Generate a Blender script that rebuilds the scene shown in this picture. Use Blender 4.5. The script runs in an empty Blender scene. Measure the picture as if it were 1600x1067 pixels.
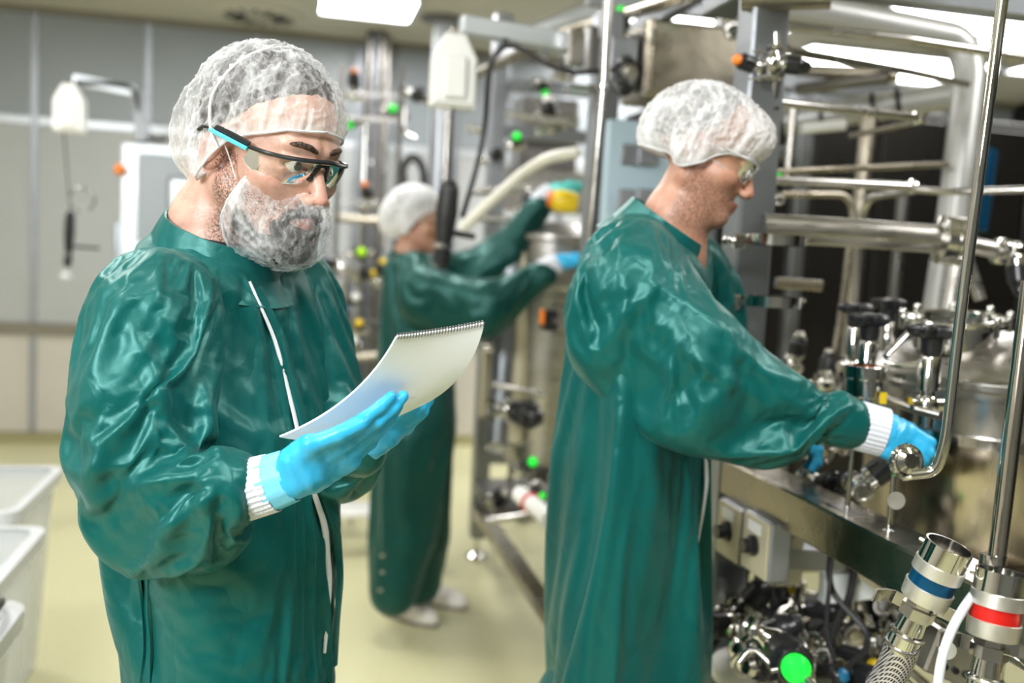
import bpy, bmesh, math, random
import numpy as np
from math import sin, cos, pi, radians, sqrt, atan2
from mathutils import Vector, Matrix
random.seed(7)
COL = bpy.context.scene.collection
SC = bpy.context.scene
# ------------------------------------------------------------------ camera
FPX, W, H, CZ = 1500., 1600, 1067, 1.5
YAW, PITCH, ROLL = radians(13), radians(5.2), radians(3.0)
FWD = np.array([sin(YAW)*cos(PITCH), cos(YAW)*cos(PITCH), -sin(PITCH)])
_r0 = np.array([cos(YAW), -sin(YAW), 0.]); _u0 = np.cross(_r0, FWD)
RGT = _r0*cos(ROLL)+_u0*sin(ROLL); UPV = -_r0*sin(ROLL)+_u0*cos(ROLL)
CAM = np.array([0, 0, CZ])
cd = bpy.data.cameras.new('camera'); cam = bpy.data.objects.new('camera', cd); COL.objects.link(cam)
cam.matrix_world = Matrix(((RGT[0], UPV[0], -FWD[0], CAM[0]), (RGT[1], UPV[1], -FWD[1], CAM[1]), (RGT[2], UPV[2], -FWD[2], CAM[2]), (0, 0, 0, 1)))
cd.sensor_width = 36; cd.lens = 36*FPX/W; cd.clip_start = .05
cd.dof.use_dof = True; cd.dof.focus_distance = 1.22; cd.dof.aperture_fstop = 2.3
SC.camera = cam
def ray(px, py): return FWD+RGT*((px-W/2)/FPX)-UPV*((py-H/2)/FPX)
def aD(px, py, d): return CAM+ray(px, py)*d            # point on a pixel's ray at a camera depth
def aX(px, py, x): r = ray(px, py); return CAM+r*(x/r[0])
def aY(px, py, y): r = ray(px, py); return CAM+r*(y/r[1])
def aZ(px, py, z): r = ray(px, py); return CAM+r*((z-CZ)/r[2])
def proj(P):
    v = np.asarray(P)-CAM; d = v@FWD
    return W/2+FPX*(v@RGT)/d, H/2-FPX*(v@UPV)/d, d
# ------------------------------------------------------------------ world, view, lights
wd = bpy.data.worlds.new('world'); SC.world = wd; wd.use_nodes = True
wd.node_tree.nodes['Background'].inputs[0].default_value = (.75, .8, .85, 1)
wd.node_tree.nodes['Background'].inputs[1].default_value = .06
SC.view_settings.view_transform = 'Standard'; SC.view_settings.look = 'None'
SC.view_settings.gamma = 1; SC.view_settings.use_curve_mapping = False
SC.view_settings.exposure = 0.42
SC.cycles.max_bounces = 8; SC.cycles.transparent_max_bounces = 24; SC.cycles.caustics_reflective = False; SC.cycles.caustics_refractive = False
def area(name, loc, target, sx, sy, power, col=(1, .995, .99)):
    l = bpy.data.lights.new(name, 'AREA'); l.shape = 'RECTANGLE'; l.size = sx; l.size_y = sy; l.energy = power; l.color = col
    o = bpy.data.objects.new(name, l); COL.objects.link(o); o.location = loc
    o.rotation_euler = (Vector(target)-Vector(loc)).to_track_quat('-Z', 'Y').to_euler()
    return o
LAMPS = [(-1.3, -.4), (-1.1, 1.9), (.5, .2), (.1, 3.9), (2.5, 1.2), (-1.9, 4.6), (.40, 6.22)]
for i, (lx, ly) in enumerate(LAMPS):
    area('ceiling_lamp_light', (lx, ly, 2.93), (lx, ly, 0), .58, .58, 17)
area('added_key_light', (-1.9, -.9, 2.5), (.1, 1.4, 1.2), .8, .8, 80, (.95, .98, 1))  # unseen key light added at left front, no fixture stands there
# ------------------------------------------------------------------ materials
MATS = {}
def new_mat(name):
    m = bpy.data.materials.new(name); m.use_nodes = True; nt = m.node_tree
    b = nt.nodes['Principled BSDF']; MATS[name] = m
    return m, nt, b
def N(nt, t, **kw):
    n = nt.nodes.new(t)
    for k, v in kw.items():
        if k in n.inputs.keys(): n.inputs[k].default_value = v
        else: setattr(n, k, v)
    return n
def L(nt, a, ao, b, bi): nt.links.new(a.outputs[ao], b.inputs[bi])
def mat(name, col, rough=.5, metal=0., noise=0., nscale=8., bump=0., bscale=60., emit=0., stretch=None, **kw):
    m, nt, b = new_mat(name)
    c = (*col, 1) if len(col) == 3 else col
    b.inputs['Base Color'].default_value = c; b.inputs['Roughness'].default_value = rough; b.inputs['Metallic'].default_value = metal
    for k, v in kw.items(): b.inputs[k.replace('_', ' ')].default_value = v
    if emit:
        b.inputs['Emission Color'].default_value = c; b.inputs['Emission Strength'].default_value = emit
    tc = N(nt, 'ShaderNodeTexCoord'); mp = N(nt, 'ShaderNodeMapping'); L(nt, tc, 'Object', mp, 'Vector')
    if stretch: mp.inputs['Scale'].default_value = stretch
    if noise:
        nz = N(nt, 'ShaderNodeTexNoise', Scale=nscale, Detail=5.); L(nt, mp, 0, nz, 'Vector')
        r = N(nt, 'ShaderNodeMapRange'); r.inputs['To Min'].default_value = max(.02, rough-noise); r.inputs['To Max'].default_value = min(1, rough+noise)
        r.inputs['From Min'].default_value = .3; r.inputs['From Max'].default_value = .7
        L(nt, nz, 'Fac', r, 'Value'); L(nt, r, 0, b, 'Roughness')
        mx = N(nt, 'ShaderNodeMix', data_type='RGBA', blend_type='MULTIPLY'); mx.inputs[0].default_value = 1; mx.inputs[6].default_value = c
        cr = N(nt, 'ShaderNodeValToRGB'); cr.color_ramp.elements[0].color = (1-noise*1.3,)*3+(1,); cr.color_ramp.elements[0].position = .3; cr.color_ramp.elements[1].position = .7
        L(nt, nz, 'Fac', cr, 0); L(nt, cr, 0, mx, 7); L(nt, mx, 2, b, 'Base Color')
    if bump:
        n2 = N(nt, 'ShaderNodeTexNoise', Scale=bscale, Detail=4.); L(nt, mp, 0, n2, 'Vector')
        bp = N(nt, 'ShaderNodeBump', Strength=bump, Distance=.01); L(nt, n2, 'Fac', bp, 'Height'); L(nt, bp, 0, b, 'Normal')
    return m
mat('steel', (.52, .50, .47), .24, 1., .1, 6., .04, 40.)
mat('steel_brushed', (.50, .48, .45), .34, 1., .12, 14., .08, 60., stretch=(1, 1, 12))
mat('steel_frame', (.36, .38, .41), .38, .9, .1, 5., .05, 60.)
mat('steel_polish', (.66, .65, .62), .10, 1., .05, 10.)
mat('steel_warm', (.40, .36, .29), .28, 1., .12, 5., .08, 30.)
mat('steel_dark', (.20, .19, .18), .32, .9, .1, 5.)
mat('anodised', (.72, .70, .65), .42, .9, .06, 30.)
mat('aluminium', (.66, .70, .74), .4, .7, .06, 4.)
mat('panel_white', (.46, .48, .49), .45, 0, .06, 2.)
mat('panel_beige', (.60, .57, .53), .4, 0, .05, 2.)
mat('panel_dark', (.014, .013, .012), .3, 0, .05, 2.)
mat('ceiling', (.62, .60, .54), .7, 0, .04, 1.5)
mat('black_rubber', (.012, .012, .013), .45, 0, .05, 20.)
mat('black_plastic', (.015, .015, .017), .28)
mat('white_plastic', (.82, .82, .80), .38)
mat('clear_plastic', (.72, .74, .75), .25, 0, Alpha=.5)
mat('green_plastic', (.01, .75, .05), .35, emit=.5)  # small emission added to brighten the green valve caps
mat('yellow_plastic', (.85, .60, .02), .35)
mat('orange_plastic', (.85, .22, .02), .35)
mat('red_plastic', (.65, .02, .01), .35)
mat('blue_anodised', (.0, .07, .17), .3, .5)
mat('red_anodised', (.62, .015, .01), .3, .2)
mat('blue_plastic', (.01, .16, .32), .35)
mat('cable', (.02, .02, .022), .5)
mat('hose_white', (.72, .70, .62), .35, Alpha=1.)
mat('tube_clear', (.72, .78, .80), .2, 0, Alpha=.85)
mat('lamp_glow', (1, .98, .95), .5, 0, emit=9.)
mat('paper', (.88, .92, .97), .6)
mat('knit', (.72, .74, .82), .8, 0, 0, 1, .5, 500.)
mat('glove', (.03, .42, .74), .36, 0, .06, 40., .12, 90., Subsurface_Weight=.05)
mat('glove_cuff', (.16, .55, .80), .42, 0, 0, 1, .1, 200.)
mat('shoe', (.78, .74, .68), .4)
mat('black_cloth', (.01, .01, .012), .8)
mat('pane_blue', (.55, .68, .75), .08, 0); mat('screen', (.55, .75, .9), .3, emit=1.2); mat('panel_sky', (.45, .58, .66), .35, .3); mat('copper', (.55, .16, .05), .35, 1.); mat('sight', (.02, .025, .03), .05)
mat('cream', (.55, .50, .34), .4, 0, .08, 8.); mat('cover_white', (.86, .90, .86), .3); mat('pipe_paint', (.46, .46, .45), .42, .5, .05, 4.)  # the white of the cover shell is plain base colour, no emission
mat('steel_stain', (.50, .44, .36), .27, 1., .22, 7., .06, 30., stretch=(1, 1, .16)); mat('steel_pipe', (.62, .57, .50), .12, 1., .04, 5.)
# ------------------------------------------------------------------ object helpers
def link(o, parent=None):
    COL.objects.link(o)
    if parent is not None: o.parent = parent
    return o
def tag(o, label=None, cat=None, group=None, kind=None):
    if label: o['label'] = label
    if cat: o['category'] = cat
    if group: o['group'] = group
    if kind: o['kind'] = kind
    return o
def thing(name, loc, label, cat, group=None):
    o = bpy.data.objects.new(name, None); o.empty_display_size = .02; COL.objects.link(o); o.location = tuple(float(c) for c in loc)
    return tag(o, label, cat, group)
def copy_tree(o, parent=None):
    c = o.copy(); COL.objects.link(c)
    if parent is not None:
        c.parent = parent; c.matrix_parent_inverse = o.matrix_parent_inverse.copy()
    for ch in list(o.children): copy_tree(ch, c)
    return c
V = lambda p: Vector((float(p[0]), float(p[1]), float(p[2])))
def frame(z):
    z = V(z).normalized(); a = Vector((0, 0, 1)) if abs(z.z) < .9 else Vector((1, 0, 0))
    x = a.cross(z).normalized(); y = z.cross(x)
    return x, y, z
class MB:
    """collects shapes in world coordinates, links them as ONE mesh object"""
    def __init__(s): s.v = []; s.f = []; s.sm = []
    def add(s, vs, fs, smooth=False):
        o = len(s.v); s.v += [tuple(float(c) for c in v) for v in vs]; s.f += [tuple(i+o for i in f) for f in fs]; s.sm += [smooth]*len(fs); return s
    def box(s, a, b, bev=0.):
        (x0, y0, z0), (x1, y1, z1) = [min(p, q) for p, q in zip(a, b)], [max(p, q) for p, q in zip(a, b)]
        return s.obox(((x0+x1)/2, (y0+y1)/2, (z0+z1)/2), (x1-x0, y1-y0, z1-z0), bev=bev)
    def obox(s, c, size, ax=None, bev=0.):
        c = V(c); X, Y, Z = ax if ax else (Vector((1, 0, 0)), Vector((0, 1, 0)), Vector((0, 0, 1)))
        hx, hy, hz = [q/2 for q in size]; b = min(bev, hx*.9, hy*.9, hz*.9)
        if b <= 0:
            vs = [c+X*(i*hx)+Y*(j*hy)+Z*(k*hz) for i in (-1, 1) for j in (-1, 1) for k in (-1, 1)]
            fs = [(0, 1, 3, 2), (4, 6, 7, 5), (0, 4, 5, 1), (2, 3, 7, 6), (0, 2, 6, 4), (1, 5, 7, 3)]
            return s.add(vs, fs)
        vs = []; idx = {}
        for i in (-1, 1):
            for j in (-1, 1):
                for k in (-1, 1):
                    for a in range(3):
                        q = [hx-b, hy-b, hz-b]; q[a] += b
                        idx[i, j, k, a] = len(vs); vs.append(c+X*(i*q[0])+Y*(j*q[1])+Z*(k*q[2]))
        fs = []
        sgn = (-1, 1)
        for a in range(3):
            u, w = (a+1) % 3, (a+2) % 3
            for sg in sgn:
                cyc = []
                for (su, sw) in ((-1, -1), (1, -1), (1, 1), (-1, 1)):
                    t = [0, 0, 0]; t[a] = sg; t[u] = su; t[w] = sw; cyc.append(idx[(*t, a)])
                fs.append(tuple(cyc if sg > 0 else cyc[::-1]))
        for a in range(3):   # edges running along axis a
            u, w = (a+1) % 3, (a+2) % 3
            for su in sgn:
                for sw in sgn:
                    t0 = [0, 0, 0]; t0[u] = su; t0[w] = sw; t1 = list(t0); t0[a] = -1; t1[a] = 1
                    q = (idx[(*t0, u)], idx[(*t1, u)], idx[(*t1, w)], idx[(*t0, w)])
                    fs.append(q if su*sw > 0 else q[::-1])
        for i in sgn:
            for j in sgn:
                for k in sgn:
                    q = (idx[i, j, k, 0], idx[i, j, k, 1], idx[i, j, k, 2]); fs.append(q if i*j*k > 0 else q[::-1])
        return s.add(vs, fs)
    def bar(s, a, b, w, h=None, up=(0, 0, 1), bev=0.):
        """rectangular bar from a to b"""
        h = h or w; a, b = V(a), V(b); z = (b-a).normalized(); u = V(up)
        if abs(z.dot(u)) > .95: u = Vector((1, 0, 0))
        x = u.cross(z).normalized(); y = z.cross(x)
        return s.obox((a+b)/2, (w, h, (b-a).length), (x, y, z), bev)
    def cyl(s, a, b, r, r2=None, n=16, caps=True):
        return s.lathe(a, b, [(0, r), (1, r if r2 is None else r2)], n, caps, rel=True)
    def lathe(s, a, b, prof, n=20, caps=True, rel=False):
        """profile (t, r): t is metres from a towards b (or 0..1 if rel)"""
        a, b = V(a), V(b); x, y, z = frame(b-a); Ln = (b-a).length if rel else 1.
        vs = []; fs = []
        for (t, r) in prof:
            c = a+z*(t*Ln)
            vs += [c+(x*cos(2*pi*i/n)+y*sin(2*pi*i/n))*r for i in range(n)]
        for k in range(len(prof)-1):
            for i in range(n):
                j = (i+1) % n; fs.append((k*n+i, k*n+j, (k+1)*n+j, (k+1)*n+i))
        s.add(vs, fs, True)
        if caps:
            m = len(prof)
            s.add(vs[:n], [tuple(range(n))[::-1]]); s.add(vs[(m-1)*n:], [tuple(range(n))])
        return s
    def tube(s, pts, r, n=10, caps=True, closed=False, sub=0):
        pts = [V(p) for p in pts]
        if sub: pts = spline(pts, sub, closed)
        m = len(pts); rs = r if isinstance(r, (list, tuple)) else [r]*m
        if len(rs) != m: rs = [rs[0]+(rs[-1]-rs[0])*i/(m-1) for i in range(m)]
        vs = []; fs = []; X = None
        for i, p in enumerate(pts):
            q0 = pts[i-1] if (i > 0 or closed) else p; q1 = pts[(i+1) % m] if (i < m-1 or closed) else p
            t = (q1-q0).normalized()
            if X is None: X = frame(t)[0]
            X = (X-t*X.dot(t)).normalized(); Y = t.cross(X)
            vs += [p+(X*cos(2*pi*k/n)+Y*sin(2*pi*k/n))*rs[i] for k in range(n)]
        for i in range(m if closed else m-1):
            for k in range(n):
                l = (k+1) % n; j = (i+1) % m; fs.append((i*n+k, i*n+l, j*n+l, j*n+k))
        s.add(vs, fs, True)
        if caps and not closed: s.add(vs[:n], [tuple(range(n))[::-1]]); s.add(vs[-n:], [tuple(range(n))])
        return s
    def torus(s, c, ax, R, r, n=24, k=8):
        x, y, z = frame(ax); c = V(c)
        return s.tube([c+(x*cos(2*pi*i/n)+y*sin(2*pi*i/n))*R for i in range(n)], r, k, closed=True)
    def sph(s, c, r, n=14, sc=(1, 1, 1)):
        c = V(c); vs = []; fs = []; m = n//2
        for i in range(m+1):
            th = pi*i/m
            for j in range(n): vs.append(c+Vector((sin(th)*cos(2*pi*j/n)*sc[0], sin(th)*sin(2*pi*j/n)*sc[1], cos(th)*sc[2]))*r)
        for i in range(m):
            for j in range(n): k = (j+1) % n; fs.append((i*n+j, (i+1)*n+j, (i+1)*n+k, i*n+k))
        return s.add(vs, fs, True)
    def prism(s, poly, d):
        """polygon (world points) extruded by vector d"""
        n = len(poly); d = V(d); vs = [V(p) for p in poly]; vs += [p+d for p in vs]
        fs = [tuple(range(n))[::-1], tuple(range(n, 2*n))]+[(i, (i+1) % n, (i+1) % n+n, i+n) for i in range(n)]
        return s.add(vs, fs)
    def build(s, name, m, parent=None, label=None, kind=None, loc=None):
        me = bpy.data.meshes.new(name)
        if parent is not None:
            base = Vector((0, 0, 0)); p = parent
            while p is not None: base += Vector(p.location); p = p.parent
        else: base = V(loc) if loc is not None else Vector((0, 0, 0))
        me.from_pydata([(v[0]-base.x, v[1]-base.y, v[2]-base.z) for v in s.v], [], s.f)
        me.polygons.foreach_set('use_smooth', s.sm); me.materials.append(MATS[m] if isinstance(m, str) else m)
        me.update()
        bm = bmesh.new(); bm.from_mesh(me); bmesh.ops.recalc_face_normals(bm, faces=bm.faces)
        for e in bm.edges:
            if len(e.link_faces) == 2 and e.calc_face_angle(0) > .62: e.smooth = False
        bm.to_mesh(me); bm.free()
        o = bpy.data.objects.new(name, me); link(o, parent)
        if parent is None and loc is not None: o.location = base
        if label: o['label'] = label
        if kind: o['kind'] = kind
        return o
def spline(pts, sub, closed=False):
    pts = [V(p) for p in pts]; out = []; m = len(pts)
    for i in range(m if closed else m-1):
        if closed: p0, p1, p2, p3 = pts[i-1], pts[i], pts[(i+1) % m], pts[(i+2) % m]
        else: p0, p1, p2, p3 = pts[max(i-1, 0)], pts[i], pts[i+1], pts[min(i+2, m-1)]
        for k in range(sub):
            t = k/sub; out.append(.5*((2*p1)+(p2-p0)*t+(2*p0-5*p1+4*p2-p3)*t*t+(3*p1-p0-3*p2+p3)*t**3))
    if not closed: out.append(pts[-1])
    return out
def bends(pts, r, k=6):
    """polyline with rounded corners of radius r"""
    pts = [V(p) for p in pts]; out = [pts[0]]
    for i in range(1, len(pts)-1):
        a, b, c = pts[i-1], pts[i], pts[i+1]; u = (a-b); w = (c-b); rr = min(r, u.length*.49, w.length*.49); u.normalize(); w.normalize()
        p, q = b+u*rr, b+w*rr
        for j in range(k+1): t = j/k; out.append(p*(1-t)**2+b*2*t*(1-t)+q*t*t)
    return out+[pts[-1]]
# ------------------------------------------------------------------ signed distance modelling (bodies, clothes, hands)
def sm(a, b, k):
    h = np.clip(.5+.5*(b-a)/k, 0, 1); return b*(1-h)+a*h-k*h*(1-h)
def smx(a, b, k): return -sm(-a, -b, k)
def s_ell(P, c, r, M=None):
    q = P-np.asarray(c, dtype=np.float32)
    if M is not None: q = q@np.asarray(M, dtype=np.float32).T
    r = np.asarray(r, dtype=np.float32); k0 = np.sqrt(((q/r)**2).sum(-1)); k1 = np.sqrt(((q/(r*r))**2).sum(-1))+1e-9
    return k0*(k0-1)/k1
def s_cone(P, a, b, ra, rb):
    a = np.asarray(a, dtype=np.float32); b = np.asarray(b, dtype=np.float32); ab = b-a; q = P-a
    t = np.clip(q@ab/max(float(ab@ab), 1e-9), 0, 1)
    return np.sqrt(((q-t[..., None]*ab)**2).sum(-1))-(ra+(rb-ra)*t)
def s_chain(P, pts, rs, k=.02):
    d = None
    for i in range(len(pts)-1):
        e = s_cone(P, pts[i], pts[i+1], rs[i], rs[i+1]); d = e if d is None else sm(d, e, k)
    return d
def s_box(P, c, h, M, r):
    q = np.abs((P-np.asarray(c, dtype=np.float32))@np.asarray(M, dtype=np.float32).T)-(np.asarray(h, dtype=np.float32)-r)
    return np.sqrt((np.maximum(q, 0)**2).sum(-1))+np.minimum(q.max(-1), 0)-r
def s_stack(P, secs):
    """tower of ellipses: secs (z, cx, cy, a, b, ang) sorted by z; a across, b along facing angle"""
    S = np.array(sorted(secs), dtype=np.float64); z = P[..., 2]
    g = [np.interp(z, S[:, 0], S[:, i]).astype(np.float32) for i in range(1, 6)]
    dx, dy = P[..., 0]-g[0], P[..., 1]-g[1]; ca, sa = np.cos(g[4]), np.sin(g[4])
    f = dx*ca+dy*sa; w = -dx*sa+dy*ca
    e = ((np.abs(f/g[3])**2.3+np.abs(w/g[2])**2.3)**(1/2.3)-1)*np.minimum(g[2], g[3])
    return smx(smx(e, z-S[-1, 0], .03), S[0, 0]-z, .03)
def polygonise(fn, lo, hi, h):
    lo = np.asarray(lo, float); n = np.ceil((np.asarray(hi)-lo)/h).astype(int)+1
    ax = [(lo[i]+h*np.arange(n[i])).astype(np.float32) for i in range(3)]
    F = np.empty(n, np.float32); step = max(1, int(400000/(n[1]*n[2])))
    for i in range(0, n[0], step):
        X, Y, Z = np.meshgrid(ax[0][i:i+step], ax[1], ax[2], indexing='ij')
        F[i:i+step] = fn(np.stack([X, Y, Z], -1))
    ins = F < 0
    m = n-1; cnt = np.zeros(m, np.int32); acc = np.zeros((*m, 3), np.float32)
    for a in range(3):
        sl0 = [slice(None)]*3; sl1 = [slice(None)]*3; sl0[a] = slice(0, -1); sl1[a] = slice(1, None)
        f0, f1 = F[tuple(sl0)], F[tuple(sl1)]; cr = (f0 < 0) != (f1 < 0)
        t = np.where(cr, f0/(f0-f1+1e-20), 0)
        u, w = [k for k in range(3) if k != a]
        for du in (0, 1):
            for dw in (0, 1):
                sl = [slice(None)]*3; sl[u] = slice(du, du+m[u]); sl[w] = slice(dw, dw+m[w])
                c = cr[tuple(sl)]; cnt += c
                acc[..., a] += np.where(c, t[tuple(sl)], 0); acc[..., u] += c*du; acc[..., w] += c*dw
    act = cnt > 0; idx = -np.ones(m, np.int64); idx[act] = np.arange(act.sum())
    base = np.argwhere(act); Vt = lo+h*(base+acc[act]/cnt[act][:, None])
    Q = []
    for a in range(3):
        u, w = (a+1) % 3, (a+2) % 3
        sl0 = [slice(1, -1)]*3; sl1 = [slice(1, -1)]*3; sl0[a] = slice(0, -1); sl1[a] = slice(1, None)
        A, B = ins[tuple(sl0)], ins[tuple(sl1)]
        for s_, msk in ((1, A & ~B), (0, ~A & B)):
            p = np.argwhere(msk); p[:, u] += 1; p[:, w] += 1
            q = []
            for du, dw in ((-1, -1), (0, -1), (0, 0), (-1, 0)):
                r = p.copy(); r[:, u] += du; r[:, w] += dw; q.append(idx[r[:, 0], r[:, 1], r[:, 2]])
            q = np.stack(q, 1); Q.append(q if s_ else q[:, ::-1])
    return Vt, np.concatenate(Q)
def np_mesh(name, Vt, Q, m, parent=None, smooth=True, levels=0):
    base = Vector((0, 0, 0)); p = parent
    while p is not None: base += Vector(p.location); p = p.parent
    me = bpy.data.meshes.new(name); me.from_pydata((Vt-np.array(base)).tolist(), [], Q.tolist())
    me.polygons.foreach_set('use_smooth', [smooth]*len(me.polygons)); me.materials.append(MATS[m]); me.update()
    o = bpy.data.objects.new(name, me); link(o, parent)
    if levels: md = o.modifiers.new('sub', 'SUBSURF'); md.levels = md.render_levels = levels
    return o
def vnormals(Vt, Q):
    a = np.cross(Vt[Q[:, 2]]-Vt[Q[:, 0]], Vt[Q[:, 3]]-Vt[Q[:, 1]]); n = np.zeros_like(Vt)
    for k in range(4): np.add.at(n, Q[:, k], a)
    return n/(np.linalg.norm(n, axis=1)[:, None]+1e-12)
def relax(Vt, Q, it=2, f=.5):
    for _ in range(it):
        s = np.zeros_like(Vt); c = np.zeros(len(Vt))
        for k in range(4):
            for j in ((k+1) % 4, (k+3) % 4): np.add.at(s, Q[:, k], Vt[Q[:, j]]); np.add.at(c, Q[:, k], 1)
        Vt = Vt+(s/np.maximum(c, 1)[:, None]-Vt)*f
    return Vt
_rs = np.random.RandomState(3); _perm = np.concatenate([_rs.permutation(256)]*3); _grad = _rs.normal(size=(256, 3)); _grad /= np.linalg.norm(_grad, axis=1)[:, None]
def pnoise(P):
    P = np.asarray(P, float); i = np.floor(P).astype(int); f = P-i; i &= 255; u = f*f*f*(f*(f*6-15)+10); r = 0
    for dx in (0, 1):
        for dy in (0, 1):
            for dz in (0, 1):
                h = _perm[_perm[_perm[i[:, 0]+dx]+i[:, 1]+dy]+i[:, 2]+dz]
                g = (_grad[h]*(f-[dx, dy, dz])).sum(1)
                wgt = (u[:, 0] if dx else 1-u[:, 0])*(u[:, 1] if dy else 1-u[:, 1])*(u[:, 2] if dz else 1-u[:, 2]); r = r+g*wgt
    return r*1.6
def seg_dist2(px, py, pts):
    """distance in 2D to polyline and param 0..1"""
    best = np.full(px.shape, 1e9); tt = np.zeros(px.shape); n = len(pts)-1
    for i in range(n):
        ax, ay = pts[i]; bx, by = pts[i+1]; dx, dy = bx-ax, by-ay
        t = np.clip(((px-ax)*dx+(py-ay)*dy)/(dx*dx+dy*dy+1e-9), 0, 1)
        d = np.hypot(px-ax-t*dx, py-ay-t*dy); b = d < best; best[b] = d[b]; tt[b] = (i+t[b])/n
    return best, tt
# ================================================================== ROOM
def struct(mb, name, m, parent=None):
    o = mb.build(name, m, parent); 
    if parent is None: o['kind'] = 'structure'
    return o
mat('floor_vinyl', (.62, .60, .36), .32, 0, .05, 60., .03, 90.)
mat('panel_grey', (.22, .23, .24), .5); mat('floor_speck', (.50, .48, .28), .4); mat('cove', (.30, .28, .13), .5); mat('dado', (.22, .20, .16), .5); mat('panel_blue', (.30, .335, .365), .4, 0, .04, 2.)
XL, XR, YB, YF, ZT = -3.6, 6.0, 7.28, -3.2, 3.0
struct(MB().box((XL, YF, -.05), (XR, YB, 0)), 'floor', 'floor_vinyl')
struct(MB().box((XL, YF, ZT), (XR, YB+.1, ZT+.1)), 'ceiling', 'ceiling')
wb = struct(MB().box((XL, YB, 0), (XR, YB+.1, ZT)), 'wall_back', 'panel_blue')
struct(MB().box((XL-.1, YF, 0), (XL, YB+.1, ZT)), 'wall_left', 'panel_beige')
struct(MB().box((XR, YF, 0), (XR+.1, YB+.1, ZT)), 'wall_right', 'panel_dark')
struct(MB().box((XL, YF-.1, 0), (XR, YF, ZT)), 'wall_front', 'panel_grey')
xs = [XL]+[x for x in (-3.22, -2.49, -1.76, -1.03, .43, 1.16, 1.9, 2.9, 3.9, 4.9)]+[XR]
xs = [XL, -3.22, -2.49, -1.76, -1.03, -.30, .43, 1.16, 2.0, 2.9, 3.9, 4.9, XR]
for i in range(len(xs)-1):
    a, b = xs[i]+.018, xs[i+1]-.018
    for z0, z1, mt in ((.075, .765, 'panel_beige'), (.845, 2.215, 'panel_white'), (2.265, 2.985, 'panel_blue')):
        MB().obox(((a+b)/2, YB-.012, (z0+z1)/2), (b-a, .024, z1-z0), bev=.004).build('panel', mt, wb)
    if i: MB().box((xs[i]-.022, YB-.034, .07), (xs[i]+.022, YB, 2.99)).build('panel_strip', 'steel_frame', wb)
MB().box((XL, YB-.03, 2.215), (XR, YB, 2.265)).build('panel_rail', 'aluminium', wb)
MB().box((XL, YB-.045, .765), (XR, YB, .845)).build('dado_rail', 'dado', wb)
mb = MB(); mb.prism([(XL, YB, 0), (XL, YB-.06, 0), (XL, YB-.035, .02), (XL, YB-.025, .07), (XL, YB, .075)], (XR-XL, 0, 0)); struct(mb, 'baseboard_back', 'cove')
mb = MB(); mb.prism([(XL, YF, 0), (XL+.06, YF, 0), (XL+.03, YF, .03), (XL+.02, YF, .09), (XL, YF, .09)], (0, YB-YF, 0)); struct(mb, 'baseboard_left', 'cove')
mb = MB(); mb.box((XL, YB-.05, 2.955), (XR, YB, 3.0)); struct(mb, 'trim_1', 'dado')
# window of the wall behind the first person's shoulder
wx0, wz0 = aY(470, 560, YB)[[0, 2]]; wx1, wz1 = aY(512, 355, YB)[[0, 2]]
wn = thing('window_1', (wx0, YB, wz0), None, None); wn['kind'] = 'structure'
for a, b in (((-.45, 0), (.02, 0)), ((-.45, 1), (.02, 1))): pass
W0, W1x, Z0, Z1 = wx1-.75, wx1, wz0, wz1
fr_ = MB()
for (x0, z0, x1, z1) in ((W0, Z0, W0+.05, Z1), (W1x-.05, Z0, W1x, Z1), (W0, Z0, W1x, Z0+.05), (W0, Z1-.05, W1x, Z1), (W0, Z0+.34, W1x, Z0+.39)): fr_.box((x0, YB-.07, z0), (x1, YB-.02, z1))
fr_.build('window_frame', 'steel_frame', wn); MB().box((W0+.04, YB-.05, Z0+.04), (W1x-.04, YB-.04, Z1-.04)).build('pane', 'pane_blue', wn)
# ceiling lamps
def lamp(x, y, sx, sy, label, grp='ceiling light panels'):
    t = thing('ceiling_lamp', (x, y, ZT), label, 'lamp', grp)
    f = MB(); w = .025
    for (a, b, c, d) in ((-sx/2, -sy/2, sx/2, -sy/2+w), (-sx/2, sy/2-w, sx/2, sy/2), (-sx/2, -sy/2, -sx/2+w, sy/2), (sx/2-w, -sy/2, sx/2, sy/2)): f.box((x+a, y+b, ZT-.022), (x+c, y+d, ZT))
    f.build('lamp_frame', 'aluminium', t); MB().obox((x, y, ZT-.008), (sx-2*w, sy-2*w, .012)).build('diffuser', 'lamp_glow', t)
lamp(.40, 6.22, .62, .62, 'square ceiling light panel above the back wall, left of the frames')
for i, (x, y, sx_) in enumerate(((2.45, 5.55, 1.1), (4.05, 6.35, 1.5), (4.0, 5.15, 1.6), (5.3, 5.7, .8), (2.5, 6.75, 1.2), (3.1, 4.3, 1.0))):
    lamp(x, y, sx_, .85, ('wide ceiling light panel left of the tall front post', 'widest bright ceiling panel above the dark cabinets', 'bright ceiling panel crossed by thin conduits at upper right', 'ceiling light panel at the far right corner', 'ceiling light panel close to the back wall above the steel box', 'ceiling light panel high over the big bent pipe')[i], 'wide light panels behind the right frames')
for (lx, ly) in LAMPS[:-1]:
    lamp(lx, ly, .62, .62, 'square ceiling light panel over the working area', 'ceiling light panels overhead')
c = aZ(405, 23, ZT); v = thing('ceiling_vent', c, 'round swirl air outlet in the ceiling left of the square light', 'vent')
mb = MB(); mb.lathe((c[0], c[1], ZT), (c[0], c[1], ZT-.03), [(0, .30), (.012, .30), (.02, .27), (.02, .02)], 32); mb.build('vent_plate', 'ceiling', v)
mb = MB()
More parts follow.
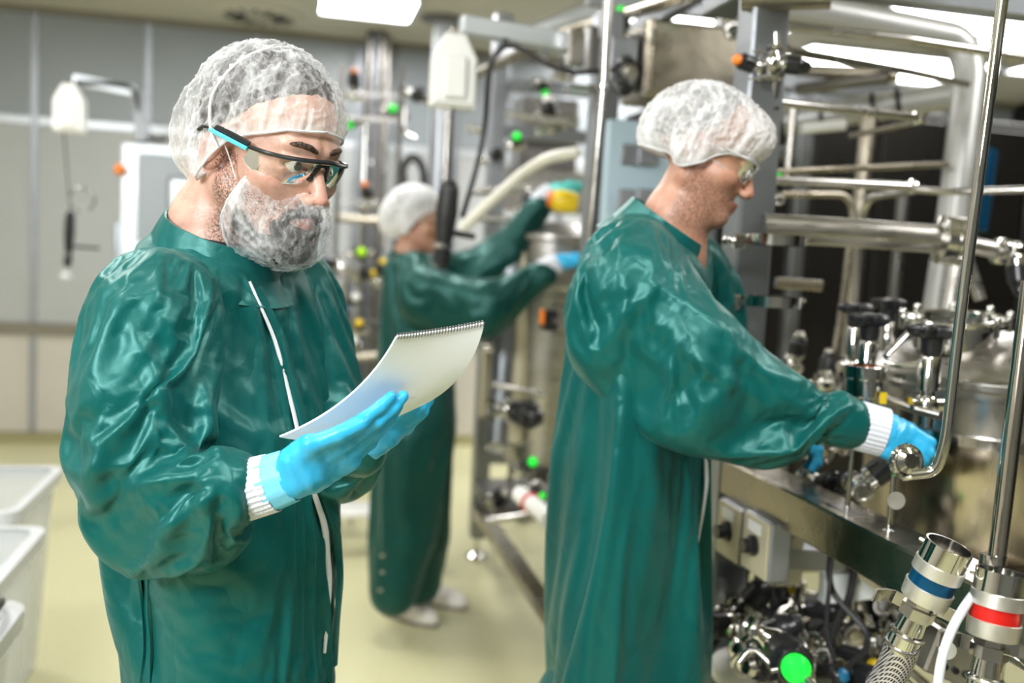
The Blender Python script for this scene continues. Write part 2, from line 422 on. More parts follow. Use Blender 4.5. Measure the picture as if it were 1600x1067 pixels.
for i in range(14):
    a = 2*pi*i/14; p = Vector((c[0]+.15*cos(a), c[1]+.15*sin(a), ZT-.024)); q = p+Vector((cos(a+.5), sin(a+.5), 0))*.09; mb.bar(p-Vector((cos(a+.5), sin(a+.5), 0))*.06, q, .018, .01)
mb.build('vent_slot', 'black_plastic', v); v.children[1]['kind'] = 'stuff'
# ================================================================== EQUIPMENT
def valve(p, axis=(0, 1, 0), up=(0, 0, 1), s=1., cap='green_plastic', label='diaphragm valve', grp=None, act='black_plastic'):
    """clamped diaphragm valve: body with two ferrules, bonnet, actuator and coloured cap"""
    p = V(p); t = thing('valve', p, label, 'valve', grp); a = V(axis).normalized(); u = V(up).normalized(); a = a if abs(a.dot(u)) < .75 else (u.cross(Vector((0, 0, 1)))*.8+Vector((0, 0, .5))).normalized(); u = (u-a*u.dot(a)).normalized()
    mb = MB(); mb.lathe(p-a*.055*s, p+a*.055*s, [(0, .016*s), (.02*s, .016*s), (.035*s, .026*s), (.055*s, .030*s), (.075*s, .026*s), (.09*s, .016*s), (.11*s, .016*s)], 14)
    mb.lathe(p, p+u*.045*s, [(0, .022*s), (.03*s, .022*s), (.032*s, .032*s), (.045*s, .032*s)], 14); mb.build('valve_body', 'steel_polish', t)
    for k in (-1, 1):
        c = p+a*(.055*s*k); m = MB(); m.torus(c, a, .024*s, .006*s, 16, 6); m.cyl(c+u*.024*s, c+u*.044*s, .005*s, n=8); m.build('pipe_clamp', 'steel', t)
    m = MB(); m.lathe(p+u*.045*s, p+u*.12*s, [(0, .030*s), (.004*s, .034*s), (.05*s, .034*s), (.058*s, .028*s), (.07*s, .026*s)], 18); ac = m.build('actuator', act, t)
    m = MB(); m.lathe(p+u*.115*s, p+u*.14*s, [(0, .022*s), (.012*s, .022*s), (.022*s, .014*s), (.024*s, .0*s+.001)], 16); m.build('indicator_cap', cap, t)
    return t
def pipe(pts, r, label, m='steel', bend=.04, name='pipe', cat='pipe', grp=None, ferr=(), n=12, caps=True):
    P = bends(pts, bend) if len(pts) > 2 else [V(p) for p in pts]
    t = thing(name, P[0], label, cat, grp); MB().tube(P, r, n).build('tube', m, t)
    for f in ferr:
        i = f*(len(P)-1); j = min(int(i), len(P)-2); c = P[j].lerp(P[j+1], i-j); d = (P[j+1]-P[j]).normalized(); x = frame(d)[0]
        k = MB(); k.lathe(c-d*r*.55, c+d*r*.55, [(0, r*1.05), (r*.2, r*1.6), (r*.9, r*1.6), (r*1.1, r*1.05)], 16); k.cyl(c+x*r*1.4, c+x*r*2.3, r*.22, n=8); k.sph(c+x*r*2.4, r*.42, 8); k.build('pipe_clamp', 'steel_polish', t)
    return t
XS = .886; XC = XS+.04
sk = thing('process_skid', (XC, 1.87, 0), 'long welded stainless frame with square posts carrying the vessels at right', 'frame')
def post(y, z0, z1, w=.08, x=XC, m='steel_frame'): MB().obox((x, y, (z0+z1)/2), (w, w, z1-z0), bev=.006).build('post', m, sk)
post(4.55, .10, 2.62); post(2.92, .10, 2.26); post(1.87, .10, 2.14); post(.20, .10, 2.14)
for y in (4.55, 2.92, 1.87, .20):
    f = MB(); f.cyl((XC, y, .10), (XC, y, .03), .012); f.lathe((XC, y, 0), (XC, y, .04), [(0, .055), (.012, .055), (.03, .02), (.035, .012)], 20); f.build('levelling_foot', 'steel_polish', sk)
def beam(a, b, w=.06, h=.06, m='steel_frame', nm='beam'): return MB().bar(a, b, w, h, bev=.004).build(nm, m, sk)
beam((XC, 4.51, .235), (XC, 1.91, .235), .07, .05, 'steel_warm', 'base_rail'); beam((XC, 1.83, .235), (XC, .24, .235), .07, .05, 'steel_warm', 'base_rail')
beam((XC+.005, 1.85, 1.06), (XC+.005, .24, 1.06), .085, .076, 'steel_warm', 'front_beam')
beam((XC, 2.1, 2.10), (XC, .24, 2.10), .08, .08)                 # top rail towards the viewer
for y, z in ((4.55, .50), (4.55, .30), (4.55, 2.30), (4.55, 2.08), (1.87, 2.10), (.20, 2.1)): beam((XC+.04, y, z), (XC+1.6, y, z), .05, .06, nm='cross_bar')
beam((XC, 4.51, 2.42), (XC, 2.96, 2.20), .05, .05, nm='brace'); beam((XC+.3, 4.5, 2.36), (XC+.3, 1.9, 2.36), .05, .06)
post(4.55, .1, 2.4, .07, XC+1.6); post(2.3, .1, 2.4, .07, XC+1.6); post(3.3, .10, 2.5, .05, XC+.55)
for z in (2.40, 2.18): beam((XC+.04, 3.3, z), (XC+1.6, 3.3, z), .045, .05, nm='cross_bar')

MB().obox((XC+.42, 1.25, .30), (.72, 1.2, .008)).build('bottom_shelf', 'steel_dark', sk)
# ---- balancers (tool retractors)
def balancer(p, w, h, d, arm_to, label, grp, tool):
    t = thing('tool_balancer', p, label, 'tool balancer', grp); p = V(p); s = w/.145; x, y, z = Vector((1, 0, 0)), Vector((0, 1, 0)), Vector((0, 0, 1))
    pts = [(-.5, -.5), (.5, -.5), (.5, .18), (.22, .5), (-.22, .5), (-.5, .18)]
    front = [p+x*(a*w)+z*(b*h)-y*d/2 for a, b in pts]; m = MB(); m.prism([q+(p-q)*.08 for q in front], y*.01); m.prism([q+y*.012 for q in front], y*(d-.012))
    ob = m.build('housing', 'white_plastic', t); bv = ob.modifiers.new('b', 'BEVEL'); bv.width = .008*s; bv.segments = 3
    m = MB(); m.obox(p-y*(d/2+.004)-z*h*.10, (w*.5, .014, h*.58), bev=.02*s); m.build('cover_boss', 'white_plastic', t)
    m = MB(); m.torus(p+z*(h*.5+.012), y, .012, .003, 12, 6); m.build('hook', 'steel', t)
    a = V(arm_to); m = MB(); m.bar(p+z*(h*.5+.03)+x*(w*.1), a, .05, .045*1.2, bev=.004); m.build('support_arm', 'aluminium', t)
    return t
pb = aY(709, 112, 2.86); pa = aY(893, 68, 2.90)
balancer(pb, .135, .212, .07, pa, 'white tool balancer hanging from the long arm above the centre', None, 0)
# hand tool under the centre balancer
def tool(pix, Y, r, label, hbar):
    (x0, y0), (x1, y1), (x2, y2), (x3, y3) = pix; a = aY(x0, y0, Y); b = aY(x1, y1, Y); c_ = aY(x2, y2, Y); d_ = aY(x3, y3, Y)
    t = thing('handheld_tool', b, label, 'tool')
    MB().tube([a, b], .004, 6).build('cable', 'cable', t); ln = np.linalg.norm(c_-b)
    m = MB(); m.lathe(b, c_, [(0, r*.55), (ln*.06, r*.9), (ln*.12, r), (ln*.5, r*1.12), (ln*.85, r*.9), (ln, r*.75)], 18); m.build('grip', 'black_rubber', t)
    for k in range(6): q = V(b).lerp(V(c_), .2+.1*k); MB().torus(q, V(c_-b), r*1.08, r*.07, 18, 5).build('grip_ring', 'black_plastic', t)
    m = MB(); l2 = np.linalg.norm(d_-c_); m.lathe(c_, d_, [(0, r*.85), (l2*.25, r*.85), (l2*.3, r*.95), (l2*.9, r*.8), (l2, r*.4)], 16); m.build('tool_head', 'black_plastic', t)
    MB().lathe(c_, d_, [(0, r*.95), (l2*.22, r*.95)], 16).build('tool_collar', 'steel_polish', t)
    h0, h1 = aY(*hbar[0], Y), aY(*hbar[1], Y); MB().cyl(h0, h1, r*.32, n=10).build('side_handle', 'black_plastic', t)
    return t
tool(((708, 166), (703, 282), (693, 380), (689, 418)), 2.86, .030, 'black hand tool hanging on a cord in front of the far person', ((697, 362), (742, 370)))
m = MB(); m.tube(spline([aY(790, 60, 2.84), aY(788, 72, 2.84), aY(770, 92, 2.84), aY(763, 130, 2.86), aY(757, 200, 2.9), aY(745, 260, 2.9), aY(722, 340, 2.9)], 6), .0085, 8)
tag(m.build('cable', 'cable', loc=aY(790, 60, 2.84)), 'black cable looping down left from the balancer arm', 'cable')
m = MB(); m.tube(spline([aY(790, 72, 2.84), aY(812, 75, 2.84), aY(850, 98, 2.80), aY(890, 112, 2.78), aY(930, 112, 2.76), aY(965, 108, 2.76)], 6), .008, 8)
tag(m.build('cable', 'cable', loc=aY(790, 72, 2.84)), 'black cable sagging right from the balancer arm to the post', 'cable')
m = MB(); q = aY(898, 75, 2.84)
cb = thing('cable_bracket', q, 'steel bracket block clamped on top of the centre post', 'bracket')
MB().obox(V(q), (.05, .05, .11), bev=.006).build('bracket_block', 'steel', cb); MB().obox(V(q)+Vector((.05, 0, .0)), (.03, .06, .13), bev=.005).build('clamp_plate', 'steel_dark', cb)
qq = aY(912, 140, 2.84); MB().obox(V(qq), (.10, .10, .012)).build('clamp_plate', 'steel', cb)
# left background balancer, arm and tool
pl = aY(109, 170, 5.5)
balancer(pl, .155, .245, .08, aY(212, 143, 5.5), 'white tool balancer on the far left in front of the wall panels', None, 0)
tool(((100, 206), (110, 330), (107, 395), (105, 418)), 5.5, .024, 'black hand tool hanging on a cord by the left wall', ((112, 385), (156, 388)))
m = MB(); m.torus(aY(128, 312, 5.46), (0, 1, .1), .062, .005, 28, 6); tag(m.build('cable_loop', 'steel_dark', loc=aY(128, 312, 5.46)), 'grey cable loop beside the far left hand tool', 'cable')
m = MB(); m.lathe(aY(104, 418, 5.5), aY(103, 434, 5.5), [(0, .012), (.02, .014), (.05, .036), (.056, .036)], 16); tag(m.build('suction_cup', 'clear_plastic', loc=aY(104, 418, 5.5)), 'pale nozzle cup under the far left hand tool', 'nozzle')
m = MB(); m.tube(spline([aY(118, 128, 5.46), aY(160, 130, 5.46), aY(205, 138, 5.46), aY(216, 165, 5.46), aY(222, 205, 5.46), aY(240, 218, 5.46), aY(262, 216, 5.46)], 6), .012, 8); tag(m.build('cable', 'cable', loc=aY(118, 128, 5.46)), 'dark cable running over the far left arm to the control panel', 'cable')
# ---- control panel stand at left
cp = thing('operator_console', aY(225, 400, 5.4), 'blue-grey control panel housing with a lit screen behind the nearest person', 'control panel')
def qbox(px0, py0, px1, py1, Y, d, nm, mt, par, bev=.006):
    a = aY(px0, py0, Y); b = aY(px1, py1, Y); return MB().obox(((a[0]+b[0])/2, Y+d/2, (a[2]+b[2])/2), (abs(b[0]-a[0]), d, abs(a[2]-b[2])), bev=bev).build(nm, mt, par)
qbox(190, 222, 305, 420, 5.4, .18, 'housing', 'aluminium', cp); qbox(215, 238, 300, 380, 5.37, .04, 'door', 'panel_blue', cp); qbox(262, 275, 312, 345, 5.35, .05, 'screen_bezel', 'steel_dark', cp); qbox(270, 283, 305, 335, 5.335, .02, 'screen', 'screen', cp, 0)
qbox(178, 345, 194, 430, 5.42, .1, 'side_box', 'steel_frame', cp)
MB().sph(aY(187, 265, 5.36), .030, 14).build('warning_button', 'orange_plastic', cp); a = aY(215, 143, 5.5); b = aY(222, 222, 5.45); MB().bar(a, b, .06, .06).build('support_post', 'steel_frame', cp)
b = aY(235, 420, 5.45); MB().bar(b, (b[0], b[1], .02), .10, .10).build('stand_post', 'steel_frame', cp); MB().obox((b[0], b[1], .012), (.5, .4, .024)).build('base_plate', 'steel_frame', cp)
# ---- ceiling column
c = aZ(692, 28, ZT); col_ = thing('ceiling_column', c, 'pale steel column dropping from a dark ceiling flange', 'column')
MB().lathe((c[0], c[1], ZT), (c[0], c[1], ZT-.05), [(0, .14), (.02, .14), (.04, .07)], 20).build('flange', 'steel_dark', col_); MB().bar((c[0], c[1], ZT-.03), (c[0], c[1], 0.02), .10, .10).build('column_shaft', 'aluminium', col_)
pc = aY(685, 170, 4.7); p2 = aY(672, 320, 4.7)
q9 = aY(690, 165, 4.3); pipe([q9, (q9[0], q9[1], .01)], .045, 'broad pale vertical pipe behind the centre balancer', 'steel_frame')
pipe([aY(700, 165, 4.25), aY(690, 420, 4.25)], .016, 'slim bright pipe along the pale vertical pipe', 'steel')
# ---- stainless boxes upper centre
bx = thing('junction_box', aD(1070, 105, 3.0), 'large olive steel box above the reaching person', 'box')
a = aD(1075, 108, 3.0); MB().obox(V(a), (.36, .22, .23), bev=.008).build('box_body', 'steel_warm', bx); MB().obox(V(a)+Vector((0, -.115, 0)), (.34, .012, .21), bev=.004).build('box_lid', 'steel_warm', bx)
MB().obox(V(a)+Vector((-.165, -.125, .06)), (.015, .02, .04)).build('hinge', 'steel_polish', bx)
b = aD(965, 100, 2.95); bx = thing('junction_box', b, 'small steel box beside the slim vertical pipe', 'box'); MB().obox(V(b), (.09, .12, .14), bev=.006).build('box_body', 'steel_frame', bx); MB().lathe(V(b)+Vector((0, -.06, -.02)), V(b)+Vector((0, -.12, -.02)), [(0, .03), (.03, .03), (.05, .02)], 16).build('gland', 'black_plastic', bx)
for k, (px, py) in enumerate(((980, 110), (970, 135))): 
    g = aD(px, py, 2.8); s_ = MB(); s_.lathe(V(g), V(g)+Vector((.0, -.05, -.02)), [(0, .02), (.02, .024), (.05, .018)], 14); tag(s_.build('cable_gland', 'steel' if k == 0 else 'black_plastic', loc=g), ('steel' if k == 0 else 'black')+' cable gland beside the small steel box', 'cable gland')
sp = thing('switch_panel', aD(985, 280, 2.9), 'pale blue panel with square grey plates behind the reaching person', 'panel')
a, b = aD(955, 205, 2.9), aD(1035, 350, 2.9); MB().obox(V((a+b)/2), (.21, .04, .33), bev=.006).build('panel_board', 'panel_sky', sp)
for px, py in ((985, 242), (1013, 242), (980, 312), (1010, 312)): MB().obox(V(aD(px, py, 2.87)), (.062, .02, .062), bev=.004).build('switch_plate', 'steel_frame', sp)
# ---- pipes behind and above
pipe([aD(951, -20, 2.2), aD(944, 130, 2.22), aD(925, 345, 2.26), aD(912, 520, 2.3)], .012, 'slim upright pipe just in front of the centre post', 'steel', .01, ferr=(.45,))
pipe([aY(740, 118, 4.3), aY(884, 52, 3.4), aY(1010, 12, 2.9), aY(1075, -8, 2.7)], .022, 'pale rail pipe rising to the right above the centre arm', 'steel_warm', .02)
pipe([aY(845, 50, 5.), aY(960, 8, 4.4), aY(1010, -12, 4.1)], .06, 'wide pale duct under the ceiling at top centre', 'aluminium', .02)
pipe([aD(722, 358, 3.45), aD(770, 312, 3.4), aD(820, 268, 3.35), aD(860, 244, 3.3), aD(905, 238, 3.25)], .020, 'cream curved hose above the far person arms', 'hose_white', .2, name='hose', cat='hose')
pipe([aD(1128, -5, 2.9), aD(1112, 150, 2.95)], .008, 'thin rod beside the tall front post', 'steel', .01)
pipe([aD(1212, 52, 1.95), aD(1215, 110, 1.95), aD(1207, 170, 1.97), aD(1198, 330, 2.0), aD(1180, 560, 2.02)], .009, 'bright upright pipe with fittings on the tall front post', 'steel_polish', .01, ferr=(.30, .48, .85))
pipe([aD(1186, 180, 2.02), aD(1180, 350, 2.05), aD(1160, 540, 2.08)], .018, 'second upright pipe behind the bright upright pipe', 'steel', .01)
pipe([aD(1222, 48, 2.0), aD(1226, 75, 2.0), aD(1245, 82, 2.05), aD(1420, 112, 2.4), aD(1512, 132, 2.5)], .009, 'thin bent conduit crossing the bright ceiling panels', 'steel', .03)
pipe([aD(1226, 40, 2.15), aD(1420, 62, 2.2), aD(1600, 90, 2.3)], .011, 'long straight tube under the big elbow pipe', 'steel', .02)
pipe([aD(1215, 160, 2.1), aD(1440, 185, 2.3)], .010, 'straight tube at the level of the hairnet top', 'steel', .02, ferr=(.97,))
pipe([aD(1440, 190, 2.3), aD(1330, 212, 2.7)], .008, 'thin tube slanting back left at eye level', 'steel_warm')
pipe([aD(1212, 268, 2.3), aD(1480, 257, 2.5)], .008, 'thin dim tube behind the smiling face', 'steel_warm')
pipe([aD(1208, 281, 2.1), aD(1425, 292, 2.2)], .0105, 'bright straight tube right of the smiling face', 'steel', ferr=(1.,))
pipe([aD(1425, 296, 2.2), aD(1480, 300, 2.1), aD(1620, 296, 2.0)], .008, 'thin tube running to the right edge of view', 'steel', .05)
pipe([aD(1212, 303, 2.6), aD(1322, 304, 2.65), aD(1334, 330, 2.65), aD(1318, 470, 2.65), aD(1298, 590, 2.65)], .010, 'bent tube dropping in front of the dark cabinet', 'steel_warm', .05)
pipe([aD(1428, 298, 2.3), aD(1360, 308, 2.5), aD(1345, 335, 2.55), aD(1335, 480, 2.6), aD(1322, 560, 2.6)], .010, 'second bent tube dropping in front of the dark cabinet', 'steel', .05)
pipe([aD(1212, 441, 2.3), aD(1284, 447, 2.3)], .013, 'short thick rod ending in front of the dark cabinet', 'steel_warm')
pipe([aD(1190, 356, 1.98), aD(1330, 364, 2.0), aD(1470, 374, 2.02)], .030, 'thick level pipe joining the ribbed clamp above the vessel', 'steel_brushed', .01)
pipe([aD(1470, 374, 2.02), aD(1500, 378, 2.02)], .032, 'polished clamp union at the end of the thick level pipe', 'steel_polish', ferr=(.2, .8), name='pipe_union', cat='fitting')
pipe([aD(1500, 380, 2.03), aD(1560, 392, 2.05), aD(1610, 398, 2.06)], .018, 'thinner pipe stub right of the clamp union', 'steel_brushed', .01, ferr=(.55,))
valve(aD(1588, 392, 2.05), (.9, .4, -.05), (.1, -.2, -1), .7, 'black_plastic', 'black valve at the right end of the level pipe')
pipe([aD(1225, 8, 2.5), aD(1500, 62, 2.62), aD(1517, 110, 2.60), aD(1490, 340, 2.55), aD(1465, 500, 2.5)], .043, 'big white-grey pipe bending down at upper right', 'pipe_paint', .10)
pipe([aD(1160, -6, 1.95), aD(1300, -10, 1.9)], .03, 'olive pipe stub along the top frame rail', 'steel_warm')
pipe([aD(1226, 190, 3.3), aD(1500, 148, 3.1)], .046, 'wide light duct with black straps at upper right', 'pipe_paint')
for k, f in enumerate((.22, .52, .66)): c = V(aD(1226, 190, 3.3)).lerp(V(aD(1500, 148, 3.1)), f); tag(MB().torus(c, V(aD(1500, 148, 3.1)-aD(1226, 190, 3.3)), .048, .008, 20, 6).build('strap', 'black_rubber', loc=c), ('left', 'middle', 'right')[k]+' black strap around the wide light duct', 'strap')
pipe([aD(1252, 201, 2.9), aD(1320, 195, 2.9)], .017, 'short white cylinder under the light duct', 'white_plastic', name='white_cylinder', cat='tube')  # plain white cylinder, gives off no light
pipe([aD(1240, 112, 3.6), aD(1400, 118, 3.6)], .03, 'dim brown pipe below the bright ceiling panels', 'steel_warm')
pipe([aD(1245, 140, 3.2), aD(1390, 120, 3.0)], .02, 'dark slanting rod left of the big bent pipe', 'steel_dark')
for i, (px, a_, b_, d, r, mt) in enumerate(((1240, 170, 290, 2.9, .012, 'steel'), (1358, 180, 560, 3.1, .026, 'steel_warm'), (1412, 300, 560, 3.2, .02, 'steel_dark'))):
    pipe([aD(px, a_, d), aD(px-(b_-a_)*.09, b_, d)], r, ('thin grey', 'olive brown', 'dark')[i]+' vertical bar in front of the dark cabinets', mt)
pipe([aD(1482, 500, 2.4), aD(1498, 400, 2.4), aD(1495, 385, 2.4)], .03, 'short silver leg pipe behind the vessel lid', 'steel_brushed', .01)
pipe([aD(1510, 400, 2.2), aD(1532, 468, 2.2)], .014, 'slanting silver strut above the vessel lid', 'steel_brushed')
# dark glossy cabinets beyond
for i, (x0, x1, y, z1, lab) in enumerate(((1.9, 2.75, 4.95, 2.36, 'dark glossy cabinet behind the frames, leftmost'), (2.78, 3.6, 4.9, 2.42, 'dark glossy cabinet behind the frames, second from left'), (3.63, 4.6, 4.85, 2.4, 'dark glossy cabinet behind the frames, at the right edge'))):
    t = thing('cabinet', ((x0+x1)/2, y, 0), lab, 'cabinet'); MB().obox(((x0+x1)/2, y+.3, z1/2+.04), (x1-x0, .6, z1-.08), bev=.008).build('cabinet_body', 'panel_dark', t)
    for k in (0, 1):
        xx = x0+(x1-x0)*(.25+.5*k); MB().obox((xx, y-.012, z1/2+.05), ((x1-x0)*.47, .024, z1-.2), bev=.006).build('cabinet_door', 'panel_dark', t)
        MB().tube(bends([(xx+.08*(1-2*k), y-.024, 1.25), (xx+.08*(1-2*k), y-.06, 1.25), (xx+.08*(1-2*k), y-.06, 1.05), (xx+.08*(1-2*k), y-.024, 1.05)], .02), .007, 8).build('handle', 'steel_warm', t)
    MB().box((x0, y+.02, 0), (x1, y+.58, .08)).build('plinth', 'steel_dark', t)
# blue drum behind the right pipes
pipe([aD(1532, 235, 2.9), aD(1515, 360, 2.9)], .05, 'teal blue cylinder behind the bright vertical pipe at right', 'blue_anodised', name='gas_cylinder', cat='cylinder')
# ---- main vessel at right
vc = aD(1572, 600, 2.0); vx, vy = vc[0], vc[1]; zr = vc[2]
MB().obox((vx, vy, .905), (.50, .55, .01)).build('support_plate', 'steel_warm', sk); MB().bar((XC, vy, .93), (vx+.2, vy, .89), .05, .04).build('support_beam', 'steel_frame', sk); MB().bar((vx, vy, .9), (vx, vy, .01), .07, .07).build('support_leg', 'steel_frame', sk)
tk = thing('vessel', (vx, vy, .91), 'large brushed stainless vessel with a domed lid at the right edge', 'vessel'); R = .265
MB().lathe((vx, vy, .94), (vx, vy, 2), [(0, .06), (.01, .18), (.03, .245), (.06, R), (zr-.94-.10, R)], 64).build('vessel_wall', 'steel_stain', tk)
MB().lathe((vx, vy, zr-.10), (vx, vy, 2), [(0, R+.002), (.0, R+.010), (.02, R+.010), (.021, R+.002)], 64).build('weld_band', 'steel_polish', tk)
MB().lathe((vx, vy, zr-.08), (vx, vy, 2), [(0, R-.002), (.07, R-.002), (.072, R+.018), (.084, R+.018), (.088, R+.012), (.10, R+.012)], 64).build('rim_flange', 'steel', tk)
MB().lathe((vx, vy, zr+.015), (vx, vy, 2), [(0, R+.010), (.008, R+.010), (.03, R*.93), (.058, R*.75), (.080, R*.5), (.092, R*.25), (.095, .01)], 64).build('domed_lid', 'steel_brushed', tk)
for k in range(3): a = radians(200+70*k); MB().cyl((vx+.2*cos(a), vy+.2*sin(a), .96), (vx+.22*cos(a), vy+.22*sin(a), .91), .02).build('leg', 'steel', tk)
mc = V(aD(1492, 508, 1.93)); up = Vector((-.10, -.08, 1)).normalized()
mw = MB().lathe(mc-up*.045, mc+up*.05, [(0, .078), (.045, .078), (.047, .098), (.060, .098), (.061, .076), (.030, .070)], 36, caps=False).build('manway', 'steel_polish', tk)
MB().torus(mc+up*.012, up, .092, .007, 36, 8).build('manway_ring', 'steel_polish', mw)
for k in range(8):
    a = 2*pi*k/8+.2; x, y, z = frame(up); q = mc+(x*cos(a)+y*sin(a))*.098; b = MB(); b.cyl(q-up*.01, q+up*.022, .006, n=10); b.sph(q+up*.024, .0085, 10); b.build('bolt', 'steel_polish', mw)
MB().lathe(mc+up*.004, mc+up*.02, [(0, .068), (.002, .068)], 36).build('sight_glass', 'sight', mw)
def star_knob(p, s, label, stem=.07):
    p = V(p); t = thing('star_knob', p, label, 'knob'); m = MB(); n = 60; vs = []
    for (z, k) in ((0, .72), (.005, .95), (.014, 1), (.018, .93), (.021, .6)):
        for i in range(n): a = 2*pi*i/n; r = s*(.030+.0085*cos(5*a))*k; vs.append(p+Vector((r*cos(a), r*sin(a), z*s)))
    fs = [(j*n+i, j*n+(i+1) % n, (j+1)*n+(i+1) % n, (j+1)*n+i) for j in range(4) for i in range(n)]+[tuple(range(n))[::-1], tuple(range(4*n, 5*n))]
    m.add(vs, fs); m.lathe(p, p-Vector((0, 0, .03*s)), [(0, .018*s), (.018*s, .017*s), (.03*s, .013*s)], 20); m.build('knob_head', 'black_plastic', t)
    m = MB(); m.lathe(p-Vector((0, 0, .028*s)), p-Vector((0, 0, 2)), [(0, .014*s), (.004, .0165*s), (stem*.7, .0165*s), (stem*.72, .011*s), (stem, .011*s)], 20); m.build('stem', 'steel_polish', t)
    m = MB(); q = p-Vector((0, 0, .028*s+stem)); m.sph(q, .019*s, 14); m.cyl(q-Vector((.03*s, 0, 0)), q+Vector((.03*s, 0, 0)), .011*s); m.cyl(q, q-Vector((0, 0, .035*s)), .013*s); m.build('valve_body', 'steel_polish', t)
    return t
star_knob(aD(1457, 528, 1.66), 1.12, 'nearest black star knob, right of the copper-lined cup', .085)
star_knob(aD(1360, 508, 1.78), 1.05, 'black star knob left of the vessel lid, middle', .095)
star_knob(aD(1338, 490, 1.95), 1.0, 'black star knob left of the vessel lid, leftmost and farthest back', .08)
star_knob(aD(1390, 482, 2.1), 1.05, 'black star knob behind the others, nearest the lid ring', .08)
# copper lined cup
cu = V(aD(1353, 572, 1.72)); t = thing('sight_cup', cu-Vector((0, 0, .09)), 'polished open cup with copper-coloured inside beside the star knobs', 'cup')
MB().lathe(cu-Vector((0, 0, .085)), cu, [(0, .030), (.03, .030), (.032, .034), (.062, .034), (.064, .037), (.085, .037), (.086, .030)], 28, caps=False).build('cup_wall', 'steel_polish', t)
MB().lathe(cu-Vector((0, 0, .06)), cu, [(0, .002), (.001, .029), (.06, .0285), (.0605, .022)], 28, caps=False).build('cup_lining', 'copper', t)
MB().lathe(cu-Vector((0, 0, .14)), cu, [(0, .014), (.03, .014), (.034, .026), (.055, .026)], 20).build('cup_base', 'steel', t)
tag(MB().obox(V(aD(1380, 622, 1.69)), (.012, .003, .020)).build('warning_label', 'yellow_plastic', loc=aD(1380, 622, 1.69)), 'small yellow warning label below the polished cup', 'label')
pipe([aD(1384, 566, 1.70), aD(1405, 572, 1.68), aD(1435, 570, 1.66)], .006, 'short link tube from the cup to the near star knob', 'steel_polish', .02)
pipe([aD(1384, 557, 1.75), aD(1420, 520, 1.8), aD(1440, 500, 1.85)], .006, 'thin curved tube from the cup up to the lid ring', 'steel', .05)
pipe([aD(1380, 622, 1.72), aD(1430, 640, 1.66), aD(1470, 650, 1.62)], .008, 'short slanting tube below the near star knob', 'steel', .02)
# ---- ring holders
def ring_holder(px, py, d, label):
    c = V(aD(px, py, d)); t = thing('ring_holder', c, label, 'ring holder'); m = MB(); n = 40
    m.lathe(c-Vector((0, 0, .006)), c+Vector((0, 0, .02)), [(0, .050), (0, .058), (.020, .058), (.020, .050), (0, .050)], n, caps=False); m.build('ring', 'steel_polish', t)
    x0 = V(aD(px-58, py-2, d)); m = MB(); m.bar(x0, c-Vector((.054, 0, 0)), .012, .010); m.build('bracket_arm', 'steel', t)
    m = MB(); m.sph(c+Vector((.054, .0, .004)), .009, 10); m.cyl(c+Vector((.054, 0, 0)), c+Vector((.07, 0, .008)), .004); m.build('clamp_screw', 'steel', t)
    m = MB(); m.obox(x0, (.022, .022, .03), bev=.004); m.cyl(x0, x0-Vector((.03, .01, 0)), .006); m.sph(x0-Vector((.03, .01, 0)), .009, 10); m.build('boss', 'steel_polish', t)
ring_holder(1212, 379, 1.86, 'upper steel ring holder on the upright pipe beside the smiling face'); ring_holder(1206, 474, 1.84, 'lower steel ring holder on the upright pipe')
valve(aD(1207, 98, 1.93), (.1, 0, 1), (.9, -.3, 0), .55, 'black_plastic', 'small polished valve with black knob high on the front post'); valve(aD(1185, 105, 1.95), (.1, 0, 1), (-.9, -.3, -.5), .5, 'orange_plastic', 'small valve with brass-toned end high on the front post')
# ---- tall bright pipes in front at right
pipe([aD(1568, -12, 1.30), aD(1540, 200, 1.31), aD(1500, 500, 1.34), aD(1478, 690, 1.36), aD(1462, 738, 1.37), aD(1425, 742, 1.38)], .0078, 'tall slim polished pipe curving left at its foot', 'steel_polish', .03)
pipe([aD(1610, 440, 1.36), aD(1588, 620, 1.36), aD(1558, 872, 1.36)], .0125, 'thick polished upright pipe behind the red banded coupling', 'steel_pipe', .01)
pipe([aD(1552, 866, 1.362), aD(1551, 880, 1.362)], .0185, 'flared collar at the foot of the thick polished pipe', 'steel_polish', name='pipe_collar', cat='collar')
tag(MB().torus(aD(1416, 722, 1.47), RGT*.2-FWD, .024, .005, 28, 8).build('handle_ring', 'steel_polish', loc=aD(1416, 722, 1.47)), 'polished ring handle just below the reaching blue glove', 'handle')
tag(MB().lathe(aD(1400, 722, 1.49), aD(1428, 720, 1.45), [(0, .014), (.01, .02), (.03, .02), (.036, .012)], 18).build('clamp_cap', 'steel_polish', loc=aD(1400, 722, 1.49)), 'polished clamp cap inside the ring handle', 'clamp')
